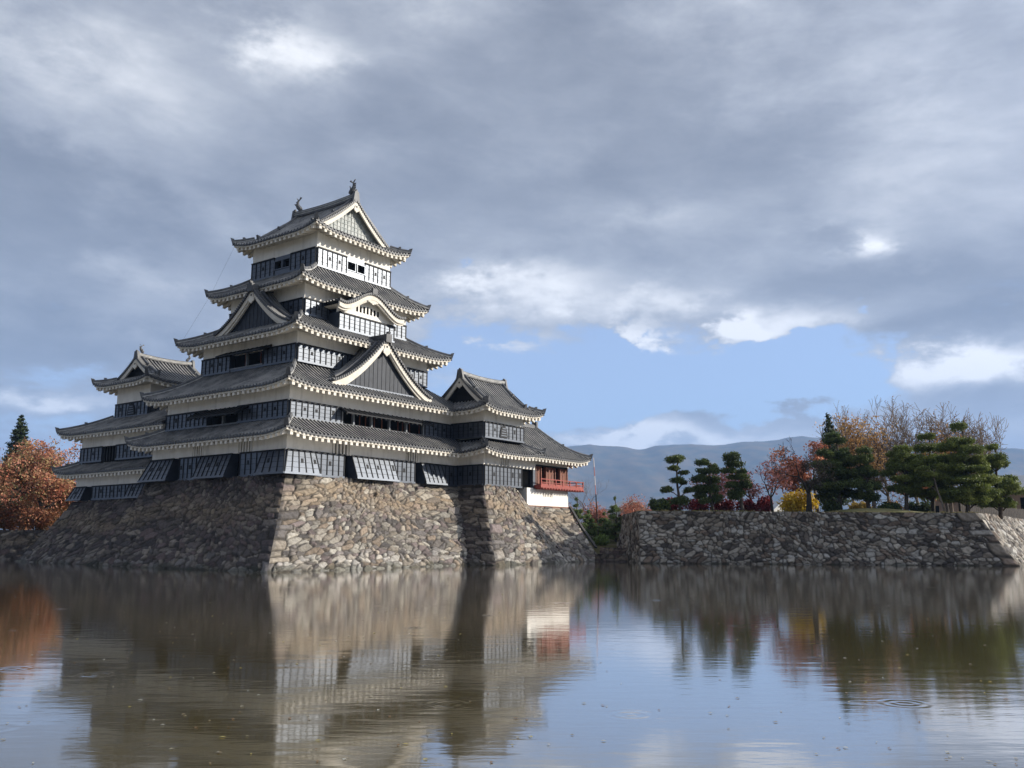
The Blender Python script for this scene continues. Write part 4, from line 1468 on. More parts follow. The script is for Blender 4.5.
# ------------------------------------------------------------------ water, ground, hills
def build_water():
    m = bpy.data.materials.new('moat_water')
    m.use_nodes = True
    t = m.node_tree
    N = Nodes(t)
    b = t.nodes['Principled BSDF']
    co = N.coord('Object')
    mk = N.noise(co, 0.05, 4, 0.5)
    c = N.mix(N.smooth(mk, 0.3, 0.7), (0.080, 0.062, 0.022, 1), (0.100, 0.078, 0.030, 1))
    t.links.new(c, b.inputs['Base Color'])
    b.inputs['Roughness'].default_value = 0.062
    b.inputs['IOR'].default_value = 1.52
    b.inputs['Specular IOR Level'].default_value = 0.5
    x, y, z = N.sep(co)
    # fine wind ripples, longer across the view; broken into calm and ruffled patches
    n1 = N.noise(N.vec(N.m('MULTIPLY', x, 0.8), N.m('MULTIPLY', y, 2.6), 0.0), 1.0, 3, 0.5)
    n2 = N.noise(N.vec(N.m('MULTIPLY', x, 4.0), N.m('MULTIPLY', y, 9.0), 2.0), 1.0, 2, 0.5)
    patch = N.smooth(N.noise(co, 0.09, 3, 0.5), 0.40, 0.62, 0.25, 1.0)
    # rings left by drops
    vo = t.nodes.new('ShaderNodeTexVoronoi')
    vo.feature = 'F1'
    vo.inputs['Scale'].default_value = 0.50
    vo.inputs['Randomness'].default_value = 1.0
    t.links.new(N.vec(x, y, 0.0), vo.inputs['Vector'])
    dd = vo.outputs['Distance']
    rnd = N.sep(vo.outputs['Color'])[0]
    ring = N.m('MULTIPLY', N.m('SINE', N.m('MULTIPLY', dd, 75.0)), N.smooth(dd, 0.04, 0.24, 1.0, 0.0))
    ring = N.m('MULTIPLY', ring, N.smooth(rnd, 0.40, 0.60))
    h = N.m('ADD', N.m('MULTIPLY', n1, 0.0032), N.m('MULTIPLY', N.m('MULTIPLY', n2, patch), 0.0009))
    h = N.m('ADD', h, N.m('MULTIPLY', ring, 0.0015))
    bn = t.nodes.new('ShaderNodeBump')
    bn.inputs['Strength'].default_value = 1.0
    bn.inputs['Distance'].default_value = 1.0
    t.links.new(h, bn.inputs['Height'])
    t.links.new(bn.outputs[0], b.inputs['Normal'])
    gl = t.nodes.new('ShaderNodeBsdfGlossy')
    gl.inputs['Roughness'].default_value = 0.062
    gl.inputs['Color'].default_value = (0.97, 0.97, 0.98, 1)
    t.links.new(bn.outputs[0], gl.inputs['Normal'])
    fr = t.nodes.new('ShaderNodeFresnel')
    fr.inputs['IOR'].default_value = 1.4
    t.links.new(bn.outputs[0], fr.inputs['Normal'])
    mx = t.nodes.new('ShaderNodeMixShader')
    t.links.new(N.m('ADD', 0.12, N.m('MULTIPLY', fr.outputs[0], 0.80), clamp=True), mx.inputs[0])
    t.links.new(b.outputs[0], mx.inputs[1])
    t.links.new(gl.outputs[0], mx.inputs[2])
    t.links.new(mx.outputs[0], t.nodes['Material Output'].inputs[0])
    me = new_mesh('water', [(-220, 1.0, 0), (160, 1.0, 0), (160, 140, 0), (-220, 140, 0)], [[0, 1, 2, 3]], [m])
    tag(link('water', me), 'brown-green moat water with soft reflections', 'water', kind='structure')
    # fallen leaves afloat
    rng = np.random.default_rng(5)
    n = 420
    px = rng.uniform(-40, 1060, n)
    py = 575 + 190 * rng.random(n) ** 1.5
    V, C = [], []
    pal = [(0.30, 0.27, 0.19), (0.40, 0.34, 0.12), (0.22, 0.17, 0.10), (0.38, 0.38, 0.34), (0.20, 0.12, 0.06)]
    for i in range(n):
        r = ray(px[i], py[i])
        p = Vector((0, 0, CAM_H)) + r * (-CAM_H / r.z)
        a = rng.uniform(0, 2 * PI)
        s = rng.uniform(0.018, 0.045)
        ca, sa = math.cos(a) * s, math.sin(a) * s
        V += [(p.x - ca, p.y - sa, 0.006), (p.x + sa * 0.5, p.y - ca * 0.5, 0.012), (p.x + ca, p.y + sa, 0.006), (p.x - sa * 0.5, p.y + ca * 0.5, 0.012)]
        C += [pal[int(rng.integers(len(pal)))]] * 4
    f = np.arange(4 * n).reshape(-1, 4)
    o = link('floating_leaves', new_mesh('floating_leaves', np.array(V), f, [LEAF], None, np.array(C)))
    tag(o, 'fallen leaves scattered over the moat water', 'leaves', kind='stuff')


def fbm(x, y, seed, octs=5):
    rng = np.random.default_rng(seed)
    tot = np.zeros_like(x)
    amp, fr = 1.0, 1.0
    for o in range(octs):
        for k in range(4):
            a = rng.uniform(0, 2 * PI)
            ph = rng.uniform(0, 2 * PI)
            tot += amp * 0.25 * np.sin((x * math.cos(a) + y * math.sin(a)) * fr * rng.uniform(0.7, 1.4) + ph)
        amp *= 0.5
        fr *= 2.0
    return tot


def bailey_z(x):
    return 4.66 - 0.0145 * (x - 11.5)


def build_land():
    gm = material('grass_ground', (0.075, 0.075, 0.032), 0.95, (0.13, 0.105, 0.06), 0.25, 0.1, 0.4, 3)
    # one ground sheet to the horizon, hollowed out for the moat
    xs = np.concatenate([np.linspace(-11000, -300, 16), np.linspace(-260, 200, 116), np.linspace(260, 11000, 16)])
    ys = np.concatenate([np.linspace(-3000, -60, 8), np.linspace(-40, 180, 111), np.linspace(220, 600, 12), np.linspace(800, 9500, 16)])
    X, Y = np.meshgrid(xs, ys, indexing='ij')
    inside = (X > -215) & (X < 120) & (Y > 0.5)
    far = np.where(X < -30, 99.0, np.where(X < 13, 95.0, 81.0))
    far = np.where(X > 40, 74.0 + (X - 40) * 1.39, far)
    inside &= Y < far
    Z = np.where(inside, -1.4, 1.9)
    garden = (X >= -30) & (X < 13) & (Y >= 95)
    Z = np.where(garden, np.clip(1.2 + (Y - 95) * 0.10, 1.2, 2.1), Z)
    Z = Z + 0.06 * fbm(X * 0.2, Y * 0.2, 3, 3) * (np.abs(Y) < 400)
    near = (Y <= 0.5) & (Y > -40)
    Z = np.where(near, 0.35, Z)
    idx = np.arange(X.size).reshape(X.shape)
    f = np.stack([idx[:-1, :-1], idx[1:, :-1], idx[1:, 1:], idx[:-1, 1:]], -1).reshape(-1, 4)
    o = link('ground', new_mesh('ground', np.stack([X, Y, Z], -1).reshape(-1, 3), f, [gm]))
    tag(o, 'grassy ground behind the moat', 'ground', kind='structure')
    # raised bailey behind the right moat wall
    pts = [Vector((12.0, 80.6, 0)), Vector((38.6, 73.3, 0)), Vector((38.6, 73.3, 0)) + UU * 60, Vector((76, 160, 0)), Vector((13, 160, 0)), Vector((12.2, 93, 0))]
    for p in pts:
        p.z = bailey_z(p.x)
    n = len(pts)
    vv = [tuple(p) for p in pts] + [(p.x, p.y, 1.0) for p in pts]
    ff = [list(range(n))] + [[i, i + n, (i + 1) % n + n, (i + 1) % n] for i in range(n)]
    g2 = material('bailey_grass', (0.10, 0.10, 0.04), 0.95, (0.17, 0.15, 0.075), 0.5, 0.1, 0.4, 4)
    o = link('bailey_ground', new_mesh('bailey_ground', vv, ff, [g2]))
    tag(o, 'dry grass terrace on top of the right moat wall', 'ground', kind='structure')
    # grassy hump under the pines near the corner
    nx, ny = 30, 12
    vv, ff = [], []
    for i in range(nx + 1):
        for j in range(ny + 1):
            s, t_ = i / nx, j / ny
            x = 26.5 + 12 * s
            y = 80.6 + 9 * t_ - (x - 12) * 0.274
            vv.append((x, y, bailey_z(x) - 0.15 + 0.7 * math.sin(PI * s) ** 1.2 * math.sin(PI * min(t_ * 1.6, 1) * 0.5 + 0.0) - 0.02))
    for i in range(nx):
        for j in range(ny):
            a = i * (ny + 1) + j
            ff.append([a, a + ny + 1, a + ny + 2, a + 1])
    o = link('grass_mound', new_mesh('grass_mound', vv, ff, [g2], smooth=True))
    tag(o, 'low grassy mound under the pines at the wall corner', 'ground', kind='structure')
    # low earth behind the left far wall
    lm = material('lit_lawn', (0.33, 0.25, 0.10), 0.95, (0.24, 0.17, 0.075), 0.3, 0.1)  # sunlit brightness put into the yellow of the lawn
    me = new_mesh('lawn', [(-110, 95.7, 3.0), (-30, 95.7, 3.0), (-30, 150, 3.1), (-110, 150, 3.1), (-110, 95.7, 1.5), (-30, 95.7, 1.5)], [[0, 1, 2, 3], [4, 5, 1, 0]], [lm])
    tag(link('lawn', me), 'yellow lawn, its sunlit look put into the colour, behind the far left wall', 'ground', kind='structure')
    # distant mountains
    fm = material('forested_slope', (0.040, 0.050, 0.045), 0.95, (0.12, 0.088, 0.05), 0.008, 0.05)
    prof = [(-200, 500), (0, 488), (200, 470), (380, 455), (520, 447), (560, 448), (590, 444), (618, 446), (643, 450), (654, 446), (690, 444), (715, 446), (745, 442), (775, 440), (800, 436), (850, 437), (900, 440), (960, 445), (1030, 450), (1200, 460)]
    Yd = 6500.0
    px = np.array([p[0] for p in prof])
    zz = np.array([at(p[0], p[1], Yd).z for p in prof])
    xw = np.array([at(p[0], p[1], Yd).x for p in prof])
    nx, ny = 360, 40
    xs = np.linspace(xw[0], xw[-1], nx)
    zr = np.interp(xs, xw, zz) + 9 * fbm(xs / 90.0, xs * 0, 4, 4)
    V = np.zeros((nx, ny, 3))
    for j in range(ny):
        t_ = j / (ny - 1)              # 0 foot, 1 ridge
        y = Yd - 2600 * (1 - t_) ** 1.0
        sp = fbm(xs / 330.0 + 0.4 * t_, np.full_like(xs, y) / 900.0, 9, 5)
        V[:, j, 0] = xs * (1 - 0.0 * (1 - t_))
        V[:, j, 1] = y + 200 * fbm(xs / 600.0, xs * 0, 6, 3) * (1 - t_)
        V[:, j, 2] = zr * t_ ** 1.15 + 190 * sp * t_ * (1 - t_) * 2.2
    idx = np.arange(nx * ny).reshape(nx, ny)
    f = np.stack([idx[:-1, :-1], idx[1:, :-1], idx[1:, 1:], idx[:-1, 1:]], -1).reshape(-1, 4)
    o = link('mountains', new_mesh('mountains', V.reshape(-1, 3), f, [fm], smooth=True))
    tag(o, 'long forested mountain ridge, blue with distance', 'mountain', kind='structure')
    # air
    h = bpy.data.materials.new('haze_air')
    h.use_nodes = True
    t = h.node_tree
    t.nodes.clear()
    out = t.nodes.new('ShaderNodeOutputMaterial')
    pv = t.nodes.new('ShaderNodeVolumePrincipled')
    pv.inputs['Color'].default_value = (0.36, 0.58, 1.0, 1)
    pv.inputs['Density'].default_value = 0.000105
    pv.inputs['Anisotropy'].default_value = 0.0
    t.links.new(pv.outputs[0], out.inputs['Volume'])
    mb = MB()
    mb.box(Frame((0, 0), (1, 0), (0, 1)), -12500, 12500, -3500, 10500, -3.0, 1150)
    tag(mb.build('haze', h), 'thin bluish air between the castle and the mountains', 'haze', kind='stuff')


build_water()
build_land()


# ------------------------------------------------------------------ trees and shrubs
def leaf_cloud(name, centers, radii, count, size, palette, parent, mat, seed, flat=1.0, up=0.0, shell=0.35, aspect=0.55, jit=0.25):
    """many small leaf faces through ellipsoid clumps. centers Nx3, radii Nx3"""
    rng = np.random.default_rng(seed)
    V, C = [], []
    centers = np.asarray(centers, float)
    radii = np.asarray(radii, float)
    pal = np.asarray(palette, float)
    vol = np.prod(radii, axis=1) ** (2 / 3)
    cnt = np.maximum(1, (count * vol / vol.sum()).astype(int))
    for c, r, n in zip(centers, radii, cnt):
        d = rng.normal(size=(n, 3))
        d /= np.linalg.norm(d, axis=1, keepdims=True)
        rad = (shell + (1 - shell) * rng.random((n, 1)) ** 0.6) * (1 + 0.16 * rng.normal(size=(n, 1)))
        p = c + d * rad * r
        a = rng.normal(size=(n, 3))
        a[:, 2] = a[:, 2] * flat + up
        a /= np.linalg.norm(a, axis=1, keepdims=True)
        b = np.cross(a, rng.normal(size=(n, 3)))
        b /= np.linalg.norm(b, axis=1, keepdims=True)
        s = size * rng.uniform(0.6, 1.4, (n, 1))
        q = np.stack([p - a * s - b * s * 0.1, p - b * s * aspect, p + a * s, p + b * s * aspect], axis=1)
        V.append(q.reshape(-1, 3))
        base = pal[rng.integers(len(pal))]
        col = base * (1 - jit) + pal[rng.integers(len(pal), size=n)] * jit
        col = col * rng.uniform(0.75, 1.25, (n, 1))
        C.append(np.repeat(col, 4, axis=0))
    V = np.concatenate(V)
    f = np.arange(len(V)).reshape(-1, 4)
    return link(name, new_mesh(name, V, f, [mat], None, np.concatenate(C)), parent)


def grow(mb, rng, p, d, length, r, level, maxlevel, tips, spread=0.6, upb=0.15, kids=(2, 3), sides=6, wob=0.18, taper=0.62, shrink=0.72, minr=0.0):
    """recursive branching; collects tips"""
    n = 4
    pts, rad = [p.copy()], [r]
    q = p.copy()
    dd = d.copy()
    if level == 0:
        wob0, wob = wob, wob * 0.3
    for i in range(n):
        dd = (dd + Vector((rng.gauss(0, wob), rng.gauss(0, wob), rng.gauss(0, wob) + upb * 0.4))).normalized()
        q = q + dd * (length / n)
        pts.append(q.copy())
        rad.append(r * (1 - (1 - taper) * (i + 1) / n))
    if level == 0:
        wob = wob0
    mb.tube(pts, [max(a, minr) for a in rad], max(3, sides - level))
    if level >= maxlevel:
        tips.append(q.copy())
        return
    if level >= maxlevel - 1:
        tips.append(pts[2].copy())
    k = rng.randint(*kids)
    for i in range(k):
        az = 2 * PI * (i + rng.random()) / k
        perp = dd.cross(Vector((0.3, 0.5, 0.8))).normalized()
        perp2 = dd.cross(perp)
        side = perp * math.cos(az) + perp2 * math.sin(az)
        nd = (dd + side * spread * rng.uniform(0.7, 1.3) + Vector((0, 0, upb))).normalized()
        grow(mb, rng, q, nd, length * shrink * rng.uniform(0.8, 1.2), rad[-1] * 0.72, level + 1, maxlevel, tips, spread, upb, kids, sides, wob, taper, shrink, minr)
        if level >= 1 and rng.random() < 0.6:
            j = rng.randint(1, 3)
            nd = (dd + (perp * math.cos(az + 1.5) + perp2 * math.sin(az + 1.5)) * spread * 1.5).normalized()
            grow(mb, rng, pts[j], nd, length * shrink * 0.7, rad[j] * 0.5, level + 1, maxlevel, tips, spread, upb, kids, sides, wob, taper, shrink, minr)


def broad_tree(name, base, height, label, cat, palette, seed, leaves=2500, lsize=0.2, clump=0.7, levels=4, spread=0.6, upb=0.12, trunk=0.3, bark=None,
               group=None, first=0.28, kids=(2, 3), lean=(0, 0), shrink=0.74, keepfrac=1.0, minr=0.0, leafmat=None, shell=0.05):
    T = thing(name, base, 0, label, cat, group)
    rng = random.Random(seed)
    mb = MB()
    tips = []
    grow(mb, rng, Vector((0, 0, -0.2)), Vector((lean[0], lean[1], 1)).normalized(), height * first, trunk, 0, levels, tips, spread, upb, kids, 8, shrink=shrink, minr=minr)
    zmax = max(t.z for t in tips)
    k = height / zmax
    mb.v = [Vector((v.x * k, v.y * k, v.z * k)) for v in mb.v]
    tips = [t * k for t in tips]
    mb.build('trunk', bark or BARK, T, True)
    if leaves:
        sel = [t for t in tips if rng.random() < keepfrac]
        c = np.array([tuple(t) for t in sel])
        r = np.array([[clump * rng.uniform(0.6, 1.3)] * 2 + [clump * rng.uniform(0.45, 0.9)] for _ in sel])
        leaf_cloud('crown', c, r, leaves, lsize, palette, T, leafmat or LEAF, seed, shell=shell)
    return T


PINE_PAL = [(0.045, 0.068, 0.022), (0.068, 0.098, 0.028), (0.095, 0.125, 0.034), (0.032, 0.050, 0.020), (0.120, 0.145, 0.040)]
PINE_LIT = [(0.105, 0.135, 0.030), (0.145, 0.175, 0.038), (0.075, 0.100, 0.025), (0.175, 0.200, 0.050)]  # brighter needle palette, sunlight on the right-hand pines put into the colour


def pad_pine(name, base, pads, label, group, seed, trunk=0.16, pal=None, dens=1.0, lean=0.0, bark=None):
    """cloud-pruned pine. pads: (dx, dz, half width, half height, dy) in metres from the base"""
    T = thing(name, base, 0, label, 'pine', group)
    rng = random.Random(seed)
    top = max(p[1] for p in pads)
    mb = MB()
    tr = []
    for i in range(9):
        z = top * i / 8
        tr.append(Vector((lean * z + 0.10 * math.sin(z * 1.3 + seed), 0.08 * math.cos(z * 1.1 + seed), z - (0.2 if i == 0 else 0))))
    mb.tube(tr, [trunk * (1 - 0.75 * i / 8) for i in range(9)], 7)

    def on(z):
        t = min(max(z / top, 0), 1) * 8
        i = min(int(t), 7)
        return tr[i].lerp(tr[i + 1], t - i)
    C, R = [], []
    for dx, dz, hw, hh, dy in pads:
        p0 = on(max(dz - 0.45 - 0.2 * abs(dx), 0.3))
        c = Vector((dx, dy, dz))
        mb.tube([p0, p0.lerp(c, 0.5) + Vector((0, 0, 0.05)), c + Vector((0, 0, -hh * 0.4))], [trunk * 0.42, trunk * 0.3, trunk * 0.18], 5)
        k = max(3, int(hw / 0.28))
        for i in range(k):      # a pad is several tufts side by side, dished below
            a = 2 * PI * i / k + rng.random()
            rr = hw * (0.58 if i else 0.0)
            C.append((dx + rr * math.cos(a), dy + rr * math.sin(a) * 0.9, dz + rng.uniform(-0.1, 0.12) * hh + (0.15 * hh if i == 0 else 0)))
            q = hw * rng.uniform(0.42, 0.58)
            R.append((q, q, hh * rng.uniform(0.65, 0.95)))
    mb.build('trunk', bark or BARK, T, True)
    area = sum(p[2] * p[2] for p in pads)
    leaf_cloud('crown', C, R, int(1500 * area * dens), 0.105, pal or PINE_PAL, T, NEEDLE, seed, up=0.6, shell=0.25, aspect=0.35, jit=0.45)
    return T


def auto_pads(h, w, seed, z0=0.25, layers=7, top=0.25, hh=0.30, per=3):
    rng = random.Random(seed)
    out = []
    for i in range(layers):
        t = i / (layers - 1)
        z = h * (z0 + (1 - z0) * t)
        rad = w * ((1 - t) ** 0.75 * (1 - top) + top) * (0.8 + 0.35 * rng.random()) * (0.75 if i == 0 else 1)
        k = per if t < 0.8 else 1
        a0 = rng.uniform(0, PI)
        for j in range(k):
            a = a0 + 2 * PI * j / k + rng.uniform(-0.4, 0.4)
            rr = rad * (0.55 if k > 1 else 0.05)
            out.append((rr * math.cos(a), z + rng.uniform(-0.25, 0.25) * h / layers * 1.3, rad * rng.uniform(0.42, 0.62) if k > 1 else rad * 0.8, hh * rng.uniform(0.8, 1.2), rr * math.sin(a) * 0.8))
    return out


def bush(name, base, rx, ry, rz, label, cat, palette, seed, n=2200, size=0.12, group=None, mat=None, stems=True):
    T = thing(name, base, 0, label, cat, group)
    rng = random.Random(seed)
    C, R = [], []
    for i in range(14):
        a = rng.uniform(0, 2 * PI)
        q = math.sqrt(rng.random()) * 0.62
        C.append((rx * q * math.cos(a), ry * q * math.sin(a), rz * (0.95 + rng.uniform(-0.35, 0.25)) * (1 - 0.3 * q)))
        R.append((rx * rng.uniform(0.36, 0.5), ry * rng.uniform(0.36, 0.5), rz * rng.uniform(0.5, 0.75)))
    leaf_cloud('foliage', C, R, n, size, palette, T, mat or LEAF, seed, shell=0.3, jit=0.5)
    if stems:
        mb = MB()
        for i in range(6):
            a = 2 * PI * i / 6
            mb.tube([Vector((0.1 * math.cos(a), 0.1 * math.sin(a), -0.1)), Vector((rx * 0.4 * math.cos(a), ry * 0.4 * math.sin(a), rz * 0.8))], [0.05, 0.02], 4)
        mb.build('stem', BARK, T)
    return T


def rb(px, Y0):
    """base point on the bailey (with the scale for its distance)"""
    x = (px - 512) / 878 * 78
    Y = Y0 + 9.6 - 0.15 * (x - 11)
    p = at(px, 513, Y)
    p.z = bailey_z(p.x) - 0.03
    return (p, Y / Y0)


def build_plants():
    k = 76 / 878.1 / 7.314 * 1.012          # metres per zoomed pixel at the pines' distance

    def pads(lst, bx, by, seed):
        rng = random.Random(seed)
        return [((x - bx) * k, (by - y) * k, w * k, h * k, rng.uniform(-0.3, 0.3)) for x, y, w, h in lst]
    g = 'cloud-pruned pines on the moat wall'
    Y = 76.0
    b = rb(640 + 285 / 7.314, Y)
    pad_pine('cloud_pruned_pine', b, pads([(289, 165, 92, 34), (275, 226, 62, 22), (345, 258, 62, 20), (285, 318, 62, 30), (335, 330, 40, 18), (215, 382, 64, 26), (370, 385, 48, 24), (305, 462, 82, 36)], 285, 548, 1),
             'cloud-pruned pine with widest gaps between its pads, leftmost of three on the wall', g, 1)
    b = rb(640 + 525 / 7.314, Y + 0.6)
    pad_pine('cloud_pruned_pine', b, pads([(490, 180, 66, 36), (565, 210, 45, 26), (505, 245, 95, 26), (455, 300, 75, 34), (555, 305, 70, 34), (510, 370, 110, 40), (460, 420, 60, 30), (570, 440, 70, 40), (500, 455, 70, 30)], 525, 548, 2),
             'dense cloud-pruned pine, middle of three on the wall above red shrubs', g, 2)
    b = rb(640 + 752 / 7.314, Y + 0.2)
    pad_pine('cloud_pruned_pine', b, pads([(705, 140, 88, 38), (720, 192, 80, 30), (680, 240, 70, 26), (770, 245, 50, 26), (740, 288, 85, 28), (690, 340, 60, 30), (765, 345, 70, 36), (735, 400, 90, 44), (700, 430, 50, 26)], 752, 548, 3),
             'tallest cloud-pruned pine of three on the wall, rightmost with slender bare trunk', g, 3)
    b = rb(658, 74.5)
    bush('evergreen_shrub', b, 1.05, 0.9, 0.75, 'dark evergreen shrub left of the cloud-pruned pines on the wall', 'shrub', PINE_PAL, 5, 1800, 0.11, mat=NEEDLE)
    # red azaleas behind the pines
    red = [(0.22, 0.022, 0.026), (0.16, 0.018, 0.024), (0.28, 0.035, 0.032), (0.11, 0.016, 0.02)]
    gr = 'red shrubs along the moat wall'
    for i, (px, w, h, nm) in enumerate(((672, 1.3, 0.9, 'under the leftmost cloud-pruned pine'), (697, 1.2, 0.85, 'between the left and middle cloud-pruned pines'), (722, 1.3, 0.95, 'between the middle and right cloud-pruned pines'),
                                       (745, 1.2, 0.9, 'under the tallest cloud-pruned pine'), (764, 0.9, 1.1, 'right of the three cloud-pruned pines'))):
        b = rb(px, 79 + 0.3 * (i % 2))
        bush('red_shrub', b, w, 0.8, h, 'crimson autumn shrub ' + nm, 'shrub', red, 10 + i, 1700, 0.11, gr)
    # taller pink-red maple foliage behind
    pink = [(0.34, 0.13, 0.12), (0.28, 0.10, 0.09), (0.40, 0.18, 0.15), (0.22, 0.10, 0.09)]
    for i, (px, Yt, h, lab) in enumerate(((722, 96, 5.2, 'hazy pink maple seen between the middle and tallest pruned pines'), (752, 92, 5.4, 'loose pink maple behind the right pruned pine'))):
        b = rb(px, Yt)
        broad_tree('maple_tree', b, h, lab, 'tree', pink, 40 + i, 2600, 0.11, 0.7, 4, 0.7, 0.1, 0.14, group='pink maples behind the pines', kids=(2, 3), shell=0.1)
    b = rb(773, 77.0)
    broad_tree('maple_tree', b, 5.0, 'small pink-tipped maple with thin dark stems, left of the black-trunked tree', 'tree', pink, 44, 800, 0.10, 0.45, 4, 0.62, 0.14, 0.12, BARKD, 'pink maples behind the pines', kids=(2, 3), keepfrac=0.7)
    # black-trunked bare tree and what glows behind it
    b = rb(809, 74.0)
    broad_tree('bare_tree', b, 6.6, 'bare tree with thick black trunk beside a yellow bush', 'tree', None, 66, 0, levels=6, spread=0.85, upb=0.12, trunk=0.34, bark=BARKD, first=0.33, kids=(2, 3), lean=(0.0, 0), shrink=0.74, minr=0.013)
    b = rb(797, 78.5)
    bush('yellow_bush', b, 1.75, 1.4, 1.35, 'bright yellow autumn bush behind a black trunk', 'shrub', [(0.62, 0.42, 0.025), (0.50, 0.33, 0.02), (0.68, 0.50, 0.05)], 62, 3600, 0.11)
    rust = [(0.42, 0.15, 0.075), (0.34, 0.11, 0.06), (0.48, 0.20, 0.09), (0.26, 0.10, 0.06)]
    b = rb(818, 81.0)
    broad_tree('maple_tree', b, 6.6, 'rust-red maple glowing behind the black bare tree', 'tree', rust, 63, 6000, 0.11, 0.75, 4, 0.66, 0.12, 0.16)
    # big pines on the right
    gp = 'layered pines on the right bailey'
    spec = [(840, 76.0, 6.6, 2.8, 71, 0.26, 7, 'tall dark layered pine just right of the black-trunked tree'),
            (869, 75.0, 5.2, 2.0, 72, 0.30, 5, 'short dark pine with slim forked trunk, between tall dark pine and orange bush'),
            (908, 75.5, 5.5, 2.4, 73, 0.42, 5, 'open pine with bare leaning stems, middle of the right-hand row'),
            (934, 77.5, 6.5, 2.5, 74, 0.30, 6, 'yellow-green pine behind a pale leaning trunk'),
            (968, 74.5, 6.9, 2.9, 75, 0.18, 8, 'broadest layered pine, near the wall corner, foliage almost to the ground'),
            (1000, 77.0, 5.9, 2.4, 76, 0.20, 6, 'last pine right of the broadest one, above the sunlit wall face')]
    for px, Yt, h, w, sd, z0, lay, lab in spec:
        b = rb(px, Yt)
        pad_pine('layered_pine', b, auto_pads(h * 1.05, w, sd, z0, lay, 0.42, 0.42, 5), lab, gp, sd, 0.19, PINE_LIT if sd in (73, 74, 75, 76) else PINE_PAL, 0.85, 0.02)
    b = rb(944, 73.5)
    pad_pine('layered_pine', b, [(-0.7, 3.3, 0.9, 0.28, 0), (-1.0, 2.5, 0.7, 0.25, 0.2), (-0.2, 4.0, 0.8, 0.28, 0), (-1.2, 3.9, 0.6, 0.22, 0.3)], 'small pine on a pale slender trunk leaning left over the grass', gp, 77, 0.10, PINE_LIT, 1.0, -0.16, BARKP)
    # spire tree behind the tall dark pine
    b = rb(834, 84.0)
    conifer('conifer', b, 9.9, 1.5, 'narrow dark conifer spire rising above the tall dark pine', 81)
    # shrubs at the feet
    for px, Yt, rx, rz, pal, lab, nm in ((832, 75.5, 0.95, 0.7, PINE_PAL, 'dark round shrub at the foot of the tall dark pine', 'evergreen_shrub'),
                                        (889, 74.8, 1.1, 0.65, PINE_PAL, 'dark spreading shrub left of the open pine', 'evergreen_shrub'),
                                        (860, 79.0, 1.3, 0.85, [(0.42, 0.28, 0.05), (0.30, 0.22, 0.05), (0.20, 0.17, 0.05)], 'olive-yellow bush between the two dark pines', 'autumn_bush'),
                                        (893, 78.0, 1.2, 0.75, [(0.48, 0.22, 0.04), (0.52, 0.30, 0.05), (0.36, 0.15, 0.04)], 'orange bush behind the dark spreading shrub', 'autumn_bush'),
                                        (921, 79.5, 1.5, 0.9, [(0.05, 0.075, 0.03), (0.07, 0.09, 0.035), (0.03, 0.05, 0.02)], 'green bush behind the open pine stems', 'evergreen_shrub')):
        b = rb(px, Yt)
        bush(nm, b, rx, rx * 0.8, rz, lab, 'shrub', pal, int(px), 1700, 0.11)
    # tall bare trees behind, and a golden larch
    gb = 'tall bare trees behind the right pines'
    for i, (px, Yt, h, lab) in enumerate(((856, 98, 13.6, 'tall bare tree with a few clinging brown leaves, leftmost of the bare row'), (890, 100, 13.8, 'tall bare twiggy tree right of the golden-brown tree'), (921, 102, 14.4, 'tallest bare tree in the middle of the bare row'),
                                         (951, 99, 13.2, 'bare tree above the yellow-green pine'), (982, 96, 12.4, 'bare tree with drooping twigs, rightmost of the bare row'))):
        b = rb(px, Yt)
        broad_tree('bare_tree', b, h, lab, 'tree', [(0.28, 0.16, 0.06), (0.22, 0.12, 0.05)], 90 + i, 220 if i in (0, 1, 3) else 0, 0.11, 0.4, 6, 0.50, 0.14, 0.25, BARKT, gb, first=0.22, kids=(2, 3), shrink=0.80, keepfrac=0.3, minr=0.020)
    b = rb(874, 94)
    broad_tree('golden_tree', b, 11.4, 'golden-brown leafy tree among the tall bare trees', 'tree', [(0.44, 0.25, 0.09), (0.34, 0.18, 0.07), (0.48, 0.31, 0.12)], 97, 3000, 0.13, 1.0, 4, 0.40, 0.26, 0.24, kids=(3, 3))
    b = rb(948, 95)
    broad_tree('golden_tree', b, 10.2, 'thin golden tree between the bare trees, above the broadest pine', 'tree', [(0.48, 0.27, 0.09), (0.38, 0.20, 0.07)], 99, 1500, 0.13, 0.9, 4, 0.45, 0.24, 0.2, kids=(3, 3))
    b = rb(930, 112)
    broad_tree('golden_tree', b, 9.0, 'low orange-brown tree showing between the right pines', 'tree', rust + [(0.42, 0.24, 0.07)], 98, 6000, 0.15, 1.1, 4, 0.6, 0.15, 0.26, kids=(3, 3))
    # left: orange cherry trees and a conifer
    org = [(0.42, 0.17, 0.09), (0.31, 0.11, 0.065), (0.46, 0.24, 0.13), (0.24, 0.15, 0.08), (0.40, 0.14, 0.095), (0.24, 0.20, 0.09), (0.30, 0.25, 0.11), (0.44, 0.20, 0.14)]
    gl = 'orange trees at the far left'
    for i, (px, Yt, h, lab) in enumerate(((-12, 101, 9.4, 'orange-leaved tree cut by the left picture edge'), (24, 104, 10.4, 'broad orange-red cherry tree below the dark conifer'), (64, 112, 13.4, 'taller orange cherry tree beside the small shaded castle tower'),
                                         (42, 99, 6.8, 'lower russet tree with dark leaning trunk at the small tower base'))):
        b = at(px, 526, Yt); b.z = 3.0
        broad_tree('cherry_tree', b, h, lab, 'tree', org, 120 + i, 7500, 0.14, 0.95, 4, 0.74, 0.06, 0.30, BARKD, gl, first=0.20, kids=(3, 3), shell=0.1)
